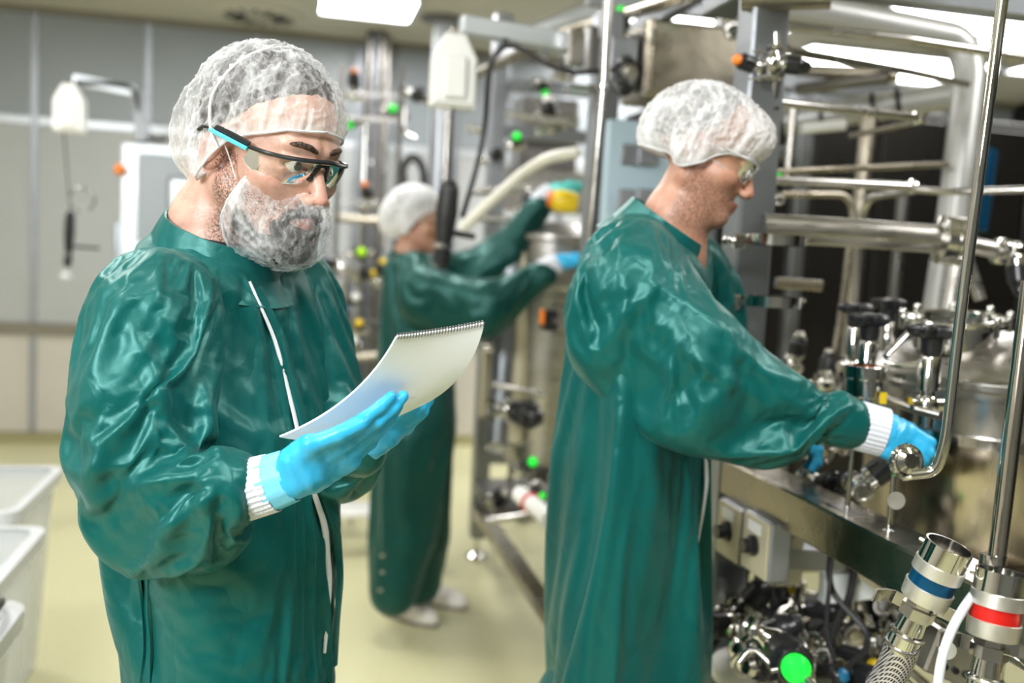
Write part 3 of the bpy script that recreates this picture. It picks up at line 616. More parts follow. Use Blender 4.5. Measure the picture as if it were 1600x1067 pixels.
# two flag rods standing on the front beam
for k, ((x0, y0), (x1, y1)) in enumerate((((1335, 700), (1323, 806)), ((1402, 742), (1388, 834)))):
    b = V(aX(x1, y1, XC)); a = b+Vector((0, 0, .125)); t = thing('rod', b, ('left', 'right')[k]+' slim rod standing on the front beam under the reaching hand', 'rod')
    MB().lathe(b, a, [(0, .009), (.006, .009), (.008, .0045), (.125, .004)], 12).build('rod_shaft', 'steel_polish', t)
t = thing('round_tag', aD(1400, 782, 1.46), 'blank round metal tag hanging at the right rod', 'tag'); dd = V(aD(1400, 782, 1.46)); MB().lathe(dd, dd-V(FWD)*.002, [(0, .0135), (.002, .0135)], 24).build('tag_disc', 'anodised', t)
MB().tube([dd+Vector((0, 0, .012)), dd+Vector((.002, 0, .05))], .0008, 6).build('tag_wire', 'steel', t)
m = MB(); m.bar(aX(1302, 800, XC)+np.array([0, 0, .01]), aX(1392, 850, XC)+np.array([0, 0, .01]), .03, .014); tag(m.build('rod_bracket', 'steel_dark', loc=aX(1302, 800, XC)), 'dark flat bracket carrying the two rods on the beam', 'bracket')
# control boxes under the beam
b0 = aX(1130, 820, XS-.01); 
for k, (px, py, Yd) in enumerate(((1140, 830, 0), (1182, 852, 0))):
    c = aX(px, py, XS-.015); t = thing('control_box', c, ('left', 'right')[k]+' cream control box with a black knob under the front beam', 'control box')
    MB().obox(V(c)+Vector((.022, 0, 0)), (.044, .105, .115), bev=.004).build('box_body', 'steel_frame', t); MB().obox(V(c)-Vector((.002, 0, 0)), (.006, .10, .108), bev=.002).build('box_door', 'cream', t)
    MB().lathe(V(c)-Vector((.004, 0, 0)), V(c)-Vector((.05, 0, 0)), [(0, .020), (.008, .020), (.010, .015), (.026, .014)], 18).build('rotary_knob', 'black_plastic', t)
    MB().obox(V(c)+Vector((-.007, 0, .035)), (.002, .05, .02)).build('name_plate', 'white_plastic', t)
c = aX(1215, 860, XC+.05); tag(MB().obox(V(c), (.06, .10, .12), bev=.004).build('junction_box', 'steel', loc=c), 'plain steel box right of the cream control boxes', 'box')
# white hood
h = thing('sample_hood', aD(1330, 920, 1.95), 'bright white slanted cover below the front beam', 'cover')
P_ = [aD(x, y, 1.95) for x, y in ((1290, 898), (1335, 896), (1382, 934), (1288, 944))]; MB().prism(P_, FWD*.04).build('cover_shell', 'cover_white', h); MB().bar(aD(1336, 893, 1.94), aD(1384, 930, 1.94), .012, .012).build('cover_edge', 'cream', h)
tag(MB().obox(V(aD(1290, 860, 2.4)), (.28, .05, .09)).build('cable_tray', 'cream', loc=aD(1290, 860, 2.4)), 'cream cable tray behind the white slanted cover', 'tray')
mat_dummy = None
# ---- clamp ring helpers and the two hose couplings in front
def coupling(top, bot, s, ring, label, hose_pts, hose_r):
    top, bot = V(top), V(bot); d = (bot-top).normalized(); t = thing('hose_coupling', bot, label, 'coupling'); x = V(RGT); x = (x-d*x.dot(d)).normalized(); y = d.cross(x)
    MB().lathe(top, bot, [(.030*s, .030*s), (0, .0315*s), (0, .0345*s), (.030*s, .0345*s)], 40, caps=False).build('socket', 'steel_polish', t)
    MB().lathe(top, bot, [(.030*s, .0345*s), (.031*s, .0365*s), (.050*s, .0365*s), (.051*s, .034*s)], 40).build('upper_sleeve', 'anodised', t)
    MB().lathe(top, bot, [(.050*s, .0335*s), (.072*s, .0335*s)], 40).build('colour_band', ring, t, ('blue' if 'blue' in ring else 'red')+' band')
    MB().lathe(top, bot, [(.070*s, .034*s), (.071*s, .0362*s), (.094*s, .0345*s), (.096*s, .030*s)], 40).build('lower_sleeve', 'anodised', t)
    for a in (2.4, .25): p = top+d*.012*s+(x*cos(a)-y*abs(sin(a)))*.034*s; MB().cyl(p, p+(x*cos(a)-y*abs(sin(a)))*.007*s, .0035*s, n=10).build('locking_pin', 'steel_polish', t)
    MB().lathe(top, bot, [(.096*s, .020*s), (.106*s, .020*s), (.107*s, .026*s), (.125*s, .026*s), (.126*s, .019*s)], 6).build('hex_nut', 'steel', t)
    for k in (-1, 1):
        m = MB(); P = [top+d*(.112*s)+x*(k*r*s)-y*(q*s) for r, q in ((.018, .012), (.032, .022), (.052, .018), (.072, .004))]
        for i in range(3): m.bar(P[i], P[i+1], .020*s, .0035*s, up=y)
        m.build('cam_lever', 'steel', t)
    MB().lathe(top, bot, [(.126*s, .019*s), (.150*s, .021*s), (.152*s, .0235*s), (.185*s, .0235*s), (.187*s, .021*s)], 24).build('ferrule', 'steel_polish', t)
    for z in (.155, .178): MB().torus(top+d*z*s, d, .0245*s, .0028*s, 24, 6).build('hose_clip', 'steel', t)
    c = top+d*.165*s-y*.026*s; m = MB(); m.obox(c, (.018*s, .012*s, .02*s), bev=.002); m.cyl(c-x*.012*s, c+x*.03*s, .004*s, n=6); m.cyl(c+x*.022*s, c+x*.03*s, .007*s, n=6); m.build('clip_screw', 'steel_polish', t)
    hp = spline([top+d*.17*s]+[V(q) for q in hose_pts], 8); h = thing('hose', hp[-1], 'braided grey hose hanging from the '+('blue' if 'blue' in ring else 'red')+' banded coupling', 'hose'); MB().tube(hp, hose_r, 28).build('hose_wall', 'braid', h)
def braid_mat():
    m, nt, b = new_mat('braid'); b.inputs['Base Color'].default_value = (.42, .40, .41, 1); b.inputs['Metallic'].default_value = .6; b.inputs['Roughness'].default_value = .35
    tc = N(nt, 'ShaderNodeTexCoord'); w1 = N(nt, 'ShaderNodeTexWave', Scale=120., wave_type='BANDS', bands_direction='DIAGONAL'); w2 = N(nt, 'ShaderNodeTexWave', Scale=120., wave_type='BANDS', bands_direction='DIAGONAL')
    mp = N(nt, 'ShaderNodeMapping'); mp.inputs['Scale'].default_value = (-1, 1, 1); L(nt, tc, 'Object', w1, 'Vector'); L(nt, tc, 'Object', mp, 'Vector'); L(nt, mp, 0, w2, 'Vector')
    mx = N(nt, 'ShaderNodeMath', operation='MAXIMUM'); L(nt, w1, 'Fac', mx, 0); L(nt, w2, 'Fac', mx, 1)
    cr = N(nt, 'ShaderNodeValToRGB'); cr.color_ramp.elements[0].position = .5; cr.color_ramp.elements[1].position = .85; cr.color_ramp.elements[0].color = (.05, .05, .05, 1); cr.color_ramp.elements[1].color = (.62, .58, .60, 1)
    L(nt, mx, 0, cr, 0); L(nt, cr, 0, b, 'Base Color'); bp = N(nt, 'ShaderNodeBump', Strength=.8, Distance=.001); L(nt, mx, 0, bp, 'Height'); L(nt, bp, 0, b, 'Normal')
braid_mat()
def pc_(x, y, d): return aD(x, y, d)
coupling(pc_(1484, 852, 1.14), pc_(1420, 985, 1.17), .80, 'blue_anodised', 'steel quick coupling with blue band, tilted left', [pc_(1398, 1040, 1.19), pc_(1368, 1095, 1.21), pc_(1320, 1180, 1.24)], .0205)
coupling(pc_(1566, 892, 1.12), pc_(1542, 1040, 1.12), .82, 'red_anodised', 'steel quick coupling with red band, upright at the right edge', [pc_(1534, 1110, 1.12), pc_(1528, 1160, 1.13), pc_(1520, 1230, 1.14)], .0205)
pipe([pc_(1545, 905, 1.19), pc_(1515, 935, 1.12), pc_(1485, 985, 1.10), pc_(1468, 1040, 1.095), pc_(1462, 1120, 1.09)], .0056, 'milky plastic tube curving down beside the red banded coupling', 'tube_clear', .12, name='plastic_tube', cat='tube')
c = V(pc_(1480, 1016, 1.13)); t = thing('round_tag', c, 'blank white round tag behind the milky tube', 'tag'); MB().lathe(c, c-V(FWD)*.002, [(0, .0105), (.002, .0105)], 24).build('tag_disc', 'white_plastic', t); MB().tube([c+Vector((0, 0, .009)), c+Vector((-.003, 0, .02))], .0007, 5).build('tag_wire', 'steel', t)
tag(MB().torus(pc_(1568, 1060, 1.10), FWD*.8+RGT*.5, .028, .0006, 40, 5).build('wire_ring', 'steel_polish', loc=pc_(1568, 1060, 1.10)), 'thin wire ring hanging at the red banded coupling', 'wire')
# socket strip low right
sc_ = thing('socket_strip', aD(1500, 1025, 1.55), 'grey box with a row of round sockets between the two hoses', 'socket box'); q = V(aD(1500, 1028, 1.55)); ax_ = (V(RGT)*.93-V(UPV)*.36, V(FWD), V(UPV)*.93+V(RGT)*.36)
MB().obox(q, (.12, .05, .075), ax_, .004).build('box_body', 'steel', sc_)
for k in range(3): p = q+ax_[0]*(-.032+.018*k)-ax_[2]*.018-ax_[1]*.026; MB().lathe(p, p-ax_[1]*.003, [(0, .0055), (.003, .0055), (.0031, .0035), (.001, .003)], 14).build('socket', 'black_plastic', sc_)
# ---- valves and clutter
rr = random.Random(11)
def rdir(): return Vector((rr.uniform(-1, 1), rr.uniform(-1, .2), rr.uniform(-.6, 1))).normalized()
CL = [  # px, py, depth, size, cap, actuator direction, label
 (838, 84, 4.4, .85, 'green_plastic', (0, 0, 1), 'green-capped valve just under the balancer arm'),
 (880, 120, 4.2, .8, 'green_plastic', (-.2, -.6, 1), 'green-capped valve beside the centre post top'),
 (846, 128, 4.5, .8, 'green_plastic', (.6, -.6, -.5), 'green-capped valve behind the upper cross bar'),
 (806, 228, 4.3, .8, 'green_plastic', (.2, -.9, .3), 'green-capped valve between the far post and centre post'),
 (770, 250, 4.6, .9, 'black_plastic', (-.3, -.9, .2), 'dark valve left of the far post at head height'),
 (855, 180, 4.5, .9, 'yellow_plastic', (.3, -.9, .4), 'yellow-tipped valve behind the second cross bar'),
 (975, 62, 3.1, .75, 'green_plastic', (0, -.2, 1), 'green-capped valve above the small steel box'),
 (1030, 192, 3.0, .8, 'green_plastic', (.1, -.8, .3), 'green-capped valve just behind the crown of the hairnet'),
 (1145, 48, 2.7, .85, 'green_plastic', (-.3, -.2, 1), 'green-capped valve left of the tall front post'),
 (1212, 312, 2.3, .45, 'green_plastic', (0, -.2, 1), 'small green-capped valve right of the smiling face'),
 (616, 178, 5.2, 1.0, 'green_plastic', (-.1, -1, .1), 'green-capped valve left of the pale vertical pipe'),
 (650, 150, 5.0, 1.2, 'black_plastic', (-.6, -.8, .1), 'big black valve left of the centre balancer'),
 (552, 190, 5.2, .9, 'green_plastic', (.3, -.8, -.3), 'green-capped valve just right of the first hairnet'),
 (553, 150, 5.4, 1.1, 'orange_plastic', (.0, -.2, 1), 'valve with orange lamp above the first hairnet'),
 (575, 320, 5.0, .9, 'orange_plastic', (0, -.3, 1), 'valve with orange cap left of the far hairnet'),
 (562, 398, 4.9, 1.1, 'lime_plastic', (-.2, -1, .1), 'black valve with yellow-green face left of the far person'),
 (552, 430, 4.9, .9, 'yellow_plastic', (.8, -.5, .2), 'yellow-tipped valve under the yellow-green valve'),
 (530, 415, 4.9, .8, 'black_plastic', (-.9, -.5, .2), 'small valve at the chin level of the first person'),
 (545, 470, 4.8, 1.0, 'white_plastic', (.5, -.8, .3), 'white-tipped valve in the left pipe cluster'),
 (530, 500, 4.8, 1.0, 'blue_plastic', (-.3, -.9, .5), 'blue-tipped valve beside the first person shoulder'),
 (560, 515, 4.8, .9, 'yellow_plastic', (.3, -.9, .3), 'yellow-tipped valve low in the left pipe cluster'),
 (590, 440, 4.9, .9, 'yellow_plastic', (.8, -.3, .5), 'yellow-tipped valve touching the far person back'),
 (545, 540, 4.7, .9, 'white_plastic', (-.4, -.8, .3), 'white-tipped valve lowest in the left pipe cluster'),
 (815, 735, 3.3, .75, 'green_plastic', (.2, -.8, .5), 'green-capped valve below the far vessel'),
 (830, 758, 3.3, .6, 'green_plastic', (-.2, -.8, -.3), 'lower green-capped valve below the far vessel'),
 (768, 545, 4.4, .7, 'green_plastic', (0, -.2, 1), 'green-capped valve behind the notepad corner'),
 (800, 640, 3.6, 1.5, 'black_plastic', (.6, -.8, 0), 'large polished valve hanging under the far vessel'),
 (770, 780, 3.9, .9, 'steel', (-.4, -.8, .4), 'valve low behind the far post'),
 (1150, 975, 1.95, .8, 'green_plastic', (-.9, -.4, .1), 'green-capped valve beside the reaching person coverall'),
 (1215, 1012, 1.72, 1.1, 'green_plastic', (-.35, -.9, .2), 'large green-ringed valve low under the control boxes'),
 (1165, 930, 2.1, .8, 'yellow_plastic', (.6, -.6, .5), 'yellow-tipped valve below the left control box'),
 (1155, 960, 2.0, .8, 'steel', (.2, -.8, .6), 'bare polished valve left in the lower cluster'),
 (1235, 955, 2.1, .9, 'black_plastic', (.5, -.8, .4), 'black valve under the plain steel box'),
 (1262, 985, 2.0, .9, 'steel', (-.2, -.9, .3), 'bare polished valve in the middle of the lower cluster'),
 (1285, 1020, 1.9, .9, 'yellow_plastic', (.4, -.9, .1), 'yellow-tipped valve in the middle of the lower cluster'),
 (1320, 985, 2.1, .8, 'black_plastic', (.3, -.9, .05), 'black valve below the white slanted cover'),
 (1340, 1005, 2.0, .9, 'steel', (.8, -.6, .1), 'bare polished valve left of the blue coupling hose'),
 (1375, 975, 2.1, .9, 'yellow_plastic', (-.2, -.6, .8), 'yellow-tipped valve nearest the blue coupling hose'),
 (1240, 1035, 1.8, .9, 'steel', (-.5, -.8, .1), 'bare polished valve at the bottom edge of view'),
 (1310, 1050, 1.8, .9, 'black_plastic', (.2, -.9, .2), 'black valve at the bottom edge of view'),
 (1160, 1015, 1.8, .9, 'black_plastic', (.3, -.9, .3), 'black valve low beside the reaching person coverall'),
 (1430, 1010, 1.7, .6, 'green_plastic', (.3, -.9, .3), 'green-capped valve between the two hoses'),
 (1190, 955, 2.3, .9, 'steel', (.5, -.8, .4), 'bare polished valve deep in the lower cluster, left'),
 (1275, 945, 2.4, 1.0, 'yellow_plastic', (-.5, -.8, .4), 'yellow-tipped valve deep in the lower cluster'),
 (1355, 1045, 1.9, .5, 'yellow_plastic', (-.8, -.5, .3), 'yellow-tipped valve close to the braided hose'),
 (1255, 1055, 1.75, .6, 'blue_plastic', (.5, -.8, .4), 'blue-tipped valve at the bottom edge of view'),
 (1400, 960, 2.0, .8, 'steel', (.2, -.9, .2), 'bare polished valve behind the blue banded coupling'),
 (1130, 890, 2.2, .8, 'black_plastic', (-.4, -.9, .1), 'black valve behind the left control box'),
 (1265, 700, 2.0, .8, 'steel', (0, -.1, 1), 'polished valve on the beam under the reaching arm, left'),
 (1300, 690, 1.95, .7, 'steel', (.2, -.2, 1), 'polished valve on the beam under the reaching arm, middle'),
 (1232, 690, 2.1, .8, 'black_plastic', (.1, -.4, 1), 'dark valve on the beam under the reaching arm'),
 (1340, 760, 1.75, .7, 'black_plastic', (.2, -.8, .4), 'black valve behind the two slim rods'),
 (1280, 760, 1.95, .8, 'black_plastic', (-.3, -.8, .4), 'dark valve behind the left slim rod'),
 (1290, 600, 2.15, .6, 'steel', (.3, -.3, .9), 'polished valve beyond the reaching forearm'),
 (1240, 570, 2.3, .6, 'steel', (.0, -.3, .9), 'small polished valve against the dark cabinet'),
 (820, 330, 4.0, .7, 'steel', (0, -.2, 1), 'polished valve above the far vessel lid'),
 (860, 200, 4.1, 1.0, 'white_plastic', (0, -.2, 1), 'white bottle-like valve between the posts'),
]
mat('lime_plastic', (.45, .85, .02), .35)
for (x, y, d, s, cap, up, lab) in CL: valve(aD(x, y, d), Vector((rr.uniform(-.4, .4), 1, rr.uniform(-.3, .3))) if x > 1100 else Vector((1, rr.uniform(-.3, .3), rr.uniform(-.3, .3))), up, s, cap, lab)
# vertical pipes of the left cluster
for i, (x0, x1, y0, y1, d, r, m, lab) in enumerate(((578, 566, 72, 580, 6.7, .030, 'steel_dark', 'dark upright pipe left in the far pipe bundle'), (588, 574, 72, 600, 6.75, .024, 'steel_frame', 'grey upright pipe second in the far pipe bundle'),
        (598, 583, 72, 560, 6.7, .030, 'steel_dark', 'dark upright pipe third in the far pipe bundle'), (607, 596, 74, 330, 6.8, .018, 'steel', 'slim bright upright pipe rightmost in the far pipe bundle'), (572, 560, 190, 560, 5.0, .014, 'steel_polish', 'slim polished upright pipe in front of the far pipe bundle'))):
    q1 = aD(x1, y1, d); q0_ = aD(x0, y0, d); pipe([(q0_[0], q0_[1], 2.99 if i < 4 else q0_[2]), q1*0+np.array([q0_[0], q0_[1], 0.01])], r, lab, m, ferr=(.3,) if i in (1, 4) else ())
pipe([aD(520, 340, 5.), aD(600, 345, 5.)], .022, 'level pipe crossing behind the far pipe bundle', 'steel_warm')
pipe([aD(546, 188, 5.1), aD(640, 182, 5.1)], .016, 'level dark rod through the far pipe bundle', 'steel_dark')
pipe([aD(630, 160, 5.), aD(628, 205, 5.), aD(650, 215, 5.)], .014, 'small bent polished pipe left of the centre balancer', 'steel_polish', .06)
pipe([aD(505, 560, 4.7), aD(590, 555, 4.7)], .02, 'level pipe low behind the first person shoulder', 'steel_warm')
for i, (x0, x1) in enumerate(((520, 516), (540, 534))): q8 = aD(x0, 430, 4.85); pipe([q8, (q8[0], q8[1], .01)], .02, ('left', 'right')[i]+' short upright pipe beside the first person shoulder', 'steel')
m = MB(); m.tube(spline([aD(632, 290, 4.9), aD(630, 262, 4.9), aD(645, 246, 4.9), aD(660, 262, 4.9), aD(662, 300, 4.9), aD(655, 420, 4.9), aD(640, 905, 4.9)], 6), .022, 10); tag(m.build('hose', 'black_rubber', loc=aD(645, 246, 4.9)), 'thick black hose bend above the far hairnet', 'hose')
# far vessel
fv = aD(868, 372, 3.98); fx, fy, fz = fv; t = thing('vessel', (fx, fy, .45), 'tall stainless vessel the far person works on, half hidden', 'vessel')
MB().lathe((fx, fy, .55), (fx, fy, 3), [(0, .05), (.06, .14), (.12, .175), (fz-.57, .175), (fz-.56, .195), (fz-.54, .195), (fz-.53, .17), (fz-.49, .10), (fz-.485, .01)], 40).build('vessel_wall', 'steel_brushed', t)
MB().torus((fx, fy, fz-.20), (0, 0, 1), .178, .008, 40, 6).build('weld_band', 'steel_polish', t)
for k in range(3): a = radians(30+120*k); MB().cyl((fx+.13*cos(a), fy+.13*sin(a), .62), (fx+.15*cos(a), fy+.15*sin(a), .50), .015).build('leg', 'steel', t)
MB().obox((fx, fy, .475), (.5, .5, .05), bev=.004).build('support_plate', 'steel_dark', t)
for i, (x, w, m) in enumerate(((800, .05, 'steel_frame'), (825, .04, 'cream'))): pipe([aD(x, 395, 3.9), aD(x-22, 690, 3.9)], w, ('grey', 'cream')[i]+' upright casing left of the far vessel', m)
qb = aD(765, 600, 4.2); tag(MB().obox(V(qb), (.07, .07, .30), bev=.006).build('casing', 'cream', loc=qb), 'cream upright box behind the far post', 'casing')
qy = aD(878, 314, 3.35); t = thing('yellow_connector', qy, 'yellow and orange connector held by the raised far glove', 'connector')
MB().lathe(aD(862, 312, 3.5), aD(900, 318, 3.5), [(0, .030), (.01, .036), (.03, .042), (.07, .040), (.095, .032)], 20).build('connector_body', 'yellow_plastic', t); MB().lathe(aD(855, 311, 3.5), aD(866, 312, 3.5), [(0, .024), (.012, .032), (.03, .032)], 20).build('connector_nose', 'orange_plastic', t)
qo = aD(858, 500, 3.2); t = thing('limit_switch', qo, 'black switch with orange face left of the reaching person', 'switch'); MB().obox(V(qo), (.05, .05, .07), bev=.006).build('switch_body', 'black_plastic', t); MB().bar(qo, (XC, 2.92, qo[2]), .02, .02).build('mounting_bar', 'steel_dark', t); MB().obox(V(qo)+Vector((-.027, -.01, .01)), (.008, .04, .05), bev=.002).build('switch_face', 'orange_plastic', t)
pipe([aD(812, 772, 2.95), aD(835, 790, 2.85), aD(860, 812, 2.7)], .027, 'white insulated hose low between the posts', 'white_plastic', .1, name='hose', cat='hose'); qr = V(aD(830, 786, 2.87)); tag(MB().torus(qr, V(aD(860, 812, 2.7)-aD(812, 772, 2.95)), .0275, .006, 20, 6).build('hose_ring', 'red_plastic', loc=qr), 'dark red ring around the low white hose', 'ring')
for i, (x0, y0, x1, y1, d, r) in enumerate(((760, 700, 850, 690, 3.9, .012), (770, 600, 850, 615, 3.7, .012), (760, 815, 850, 800, 3.7, .014), (750, 440, 760, 640, 4.5, .016))): pipe([aD(x0, y0, d), aD(x1, y1, d)], r, ('upper level', 'second level', 'lowest level', 'upright')[i]+' pipe between the far post and the vessel', 'steel_polish')
# panel-like clutter behind the upper frames
for i, (x, y, w, h_, d, m, lab) in enumerate(((850, 215, .34, .42, 5.6, 'steel_dark', 'dark equipment box behind the centre frames'), (620, 250, .0, 0, 0, '', ''), (850, 300, .5, .22, 5.2, 'steel_brushed', 'brushed box behind the raised far arms'))):
    if w: q = aD(x, y, d); t = thing('equipment_box', q, lab, 'box'); MB().obox(V(q), (w, .25, h_), bev=.008).build('box_body', m, t); MB().obox(V(q)+Vector((0, -.135, 0)), (w*.85, .012, h_*.85), bev=.004).build('box_door', m, t); MB().bar((q[0], q[1]+.06, q[2]-h_/2+.01), (q[0], q[1]+.06, .01), .06, .06).build('support_post', 'steel_frame', t)
for i, (x0, y0, x1, y1) in enumerate(((790, 178, 905, 192), (735, 300, 900, 285), (730, 200, 760, 205), (740, 340, 800, 345))): pipe([aD(x0, y0, 4.0), aD(x1, y1, 4.)], .016, ('pale level pipe under the second cross bar', 'level pipe behind the cream hose', 'short level pipe left of the far post', 'short level pipe left of the cream hose')[i], 'steel')
# hanging black cables in the lower cluster
for k in range(16):
    x0 = 1175+rr.uniform(0, 170); y0 = 850+rr.uniform(-10, 40); x1 = x0+rr.uniform(-60, 60); y1 = 960+rr.uniform(0, 100); d = rr.uniform(1.8, 2.25)
    m = MB(); m.tube(spline([aD(x0, y0, d), aD(x0+rr.uniform(-15, 15), (y0+y1)/2, d), aD(x1, y1, d-.05), aD(x1+rr.uniform(-40, 60), y1+50, d-.1)], 6), rr.choice((.0045, .006, .008)), 6)
    tag(m.build('cable', 'cable', loc=aD(x0, y0, d)), 'black cable hanging in the bundle below the control boxes', 'cable', 'black cables below the control boxes')
for k in range(10):
    x0 = 1160+k*26+rr.uniform(-8, 8); d = rr.uniform(1.9, 2.2); y0 = rr.uniform(960, 1010); pipe([aD(x0, y0, d), aD(x0+rr.uniform(-20, 50), y0+rr.uniform(20, 60), d-.1), aD(x0+rr.uniform(20, 60), 1075, d-.15)], rr.uniform(.007, .014), 'short polished pipe bend in the lower valve cluster', 'steel_polish', .04, grp='pipe bends in the lower valve cluster')
pipe([aD(1155, 1035, 1.65), aD(1175, 1010, 1.65), aD(1235, 1067, 1.6), aD(1260, 1100, 1.6)], .006, 'bent wire handle at the bottom edge of view', 'steel', .04)
pipe([aD(1205, 1048, 1.6), aD(1240, 1040, 1.6), aD(1275, 1075, 1.55)], .005, 'second bent wire handle at the bottom edge of view', 'steel', .04)
q = aD(1150, 1045, 2.0); tag(MB().sph(V(q), .055, 20, (1, 1, .8)).build('float_ball', 'white_plastic', loc=q), 'rounded white container at the foot of the front post', 'container')
# ---- bins at left
def bin_(x1, y0, y1, zt, zb, w, label, m='clear_plastic', fill=None):
    t = thing('plastic_bin', (x1-w/2, (y0+y1)/2, zb), label, 'bin'); x0 = x1-w; tp = .045
    def ring(x0, x1, y0, y1, z, r=.05, n=5):
        P = []
        for cx, cy, a0 in ((x1-r, y1-r, 0), (x0+r, y1-r, 90), (x0+r, y0+r, 180), (x1-r, y0+r, 270)):
            for i in range(n): a = radians(a0+90*i/(n-1)); P.append((cx+r*cos(a), cy+r*sin(a), z))
        return P
    rs = [ring(x0+tp+.008, x1-tp-.008, y0+tp+.008, y1-tp-.008, zb+.008), ring(x0+.008, x1-.008, y0+.008, y1-.008, zt), ring(x0, x1, y0, y1, zt), ring(x0+tp, x1-tp, y0+tp, y1-tp, zb)]
    vs = [p for r in rs for p in r]; n = len(rs[0]); fs = [(k*n+i, k*n+(i+1) % n, (k+1)*n+(i+1) % n, (k+1)*n+i) for k in range(3) for i in range(n)]+[tuple(range(n)), tuple(range(3*n, 4*n))[::-1]]
    MB().add(vs, fs, True).build('bin_wall', m, t)
    e = [(x0-.02, x1+.02, y0-.02, y1+.02, zt+.006), (x0-.02, x1+.02, y0-.02, y1+.02, zt-.03), (x0-.003, x1+.003, y0-.003, y1+.003, zt-.03), (x0-.003, x1+.003, y0-.003, y1+.003, zt-.004), (x0+.008, x1-.008, y0+.008, y1-.008, zt+.006)]
    vs = [p for a in e for p in ring(*a, r=.055)]; MB().add(vs, [(k*n+i, k*n+(i+1) % n, ((k+1) % 5)*n+(i+1) % n, ((k+1) % 5)*n+i) for k in range(5) for i in range(n)], False).build('bin_rim', 'bin_rim', t)
    return t
mat('bin_rim', (.66, .68, .70), .35, Alpha=.85)
bin_(-.77, 2.95, 3.52, .68, .02, .55, 'translucent plastic bin farthest back at the left edge'); bin_(-.64, 2.2, 2.72, .70, .02, .5, 'translucent plastic bin, middle of the row at the left edge'); b3_ = bin_(-.535, 1.55, 2.1, .72, .02, .5, 'translucent plastic bin nearest the viewer at the lower left corner')
q = (-.70, 1.83, .74); t = thing('mesh_bag', q, 'crumpled clear plastic bag with dark mesh strip on the nearest bin', 'bag')
Vt, Q = polygonise(lambda P: s_ell(P, (-.70, 1.83, .70), (.16, .26, .10)), (-.95, 1.5, .55), (-.45, 2.2, .9), .02); n_ = vnormals(Vt, Q); np_mesh('bag_film', Vt+n_*(.03*pnoise(Vt*14)+.015*pnoise(Vt*30))[:, None], Q, 'tube_clear', t)
m = MB(); m.tube(spline([(-.56, 1.62, .765), (-.545, 1.8, .78), (-.54, 1.98, .765), (-.56, 2.08, .74)], 8), .008, 6); m.build('mesh_strip', 'black_rubber', t)
# ---- folding step behind the first person
q0 = aZ(560, 860, 0); st = thing('step_stool', q0, 'pale folding step stool behind the first person hip', 'step stool'); a = V(q0)
for z, dy in ((.42, .12), (.22, -.05)): MB().obox(a+Vector((.0, dy, z)), (.36, .2, .03), bev=.006).build('step', 'white_plastic', st)
for sx in (-1, 1):
    MB().bar(a+Vector((.17*sx, -.2, .01)), a+Vector((.17*sx, .18, .44)), .03, .02).build('front_leg', 'aluminium', st); MB().bar(a+Vector((.17*sx, .32, .01)), a+Vector((.17*sx, .16, .43)), .03, .02).build('rear_leg', 'aluminium', st)
    MB().cyl(a+Vector((.17*sx, -.2, 0)), a+Vector((.17*sx, -.2, .03)), .02).build('rubber_foot', 'blue_plastic', st)

rk = thing('valve_rack', (aD(560, 500, 5.02)[0], aD(560, 500, 5.02)[1], 0), 'slim steel rack holding the far valves left of the far person', 'rack')
ra_, rb_ = aD(520, 500, 5.02), aD(612, 500, 5.02)
for q in (ra_, rb_): MB().bar((q[0], q[1], .0), (q[0], q[1], 2.42), .026, .026).build('rack_post', 'steel_dark', rk)
for py in (152, 190, 318, 400, 432, 500, 545): z_ = aD(565, py, 5.02)[2]; MB().bar((ra_[0], ra_[1], z_), (rb_[0], rb_[1], z_), .014, .014).build('rack_bar', 'steel_dark', rk)
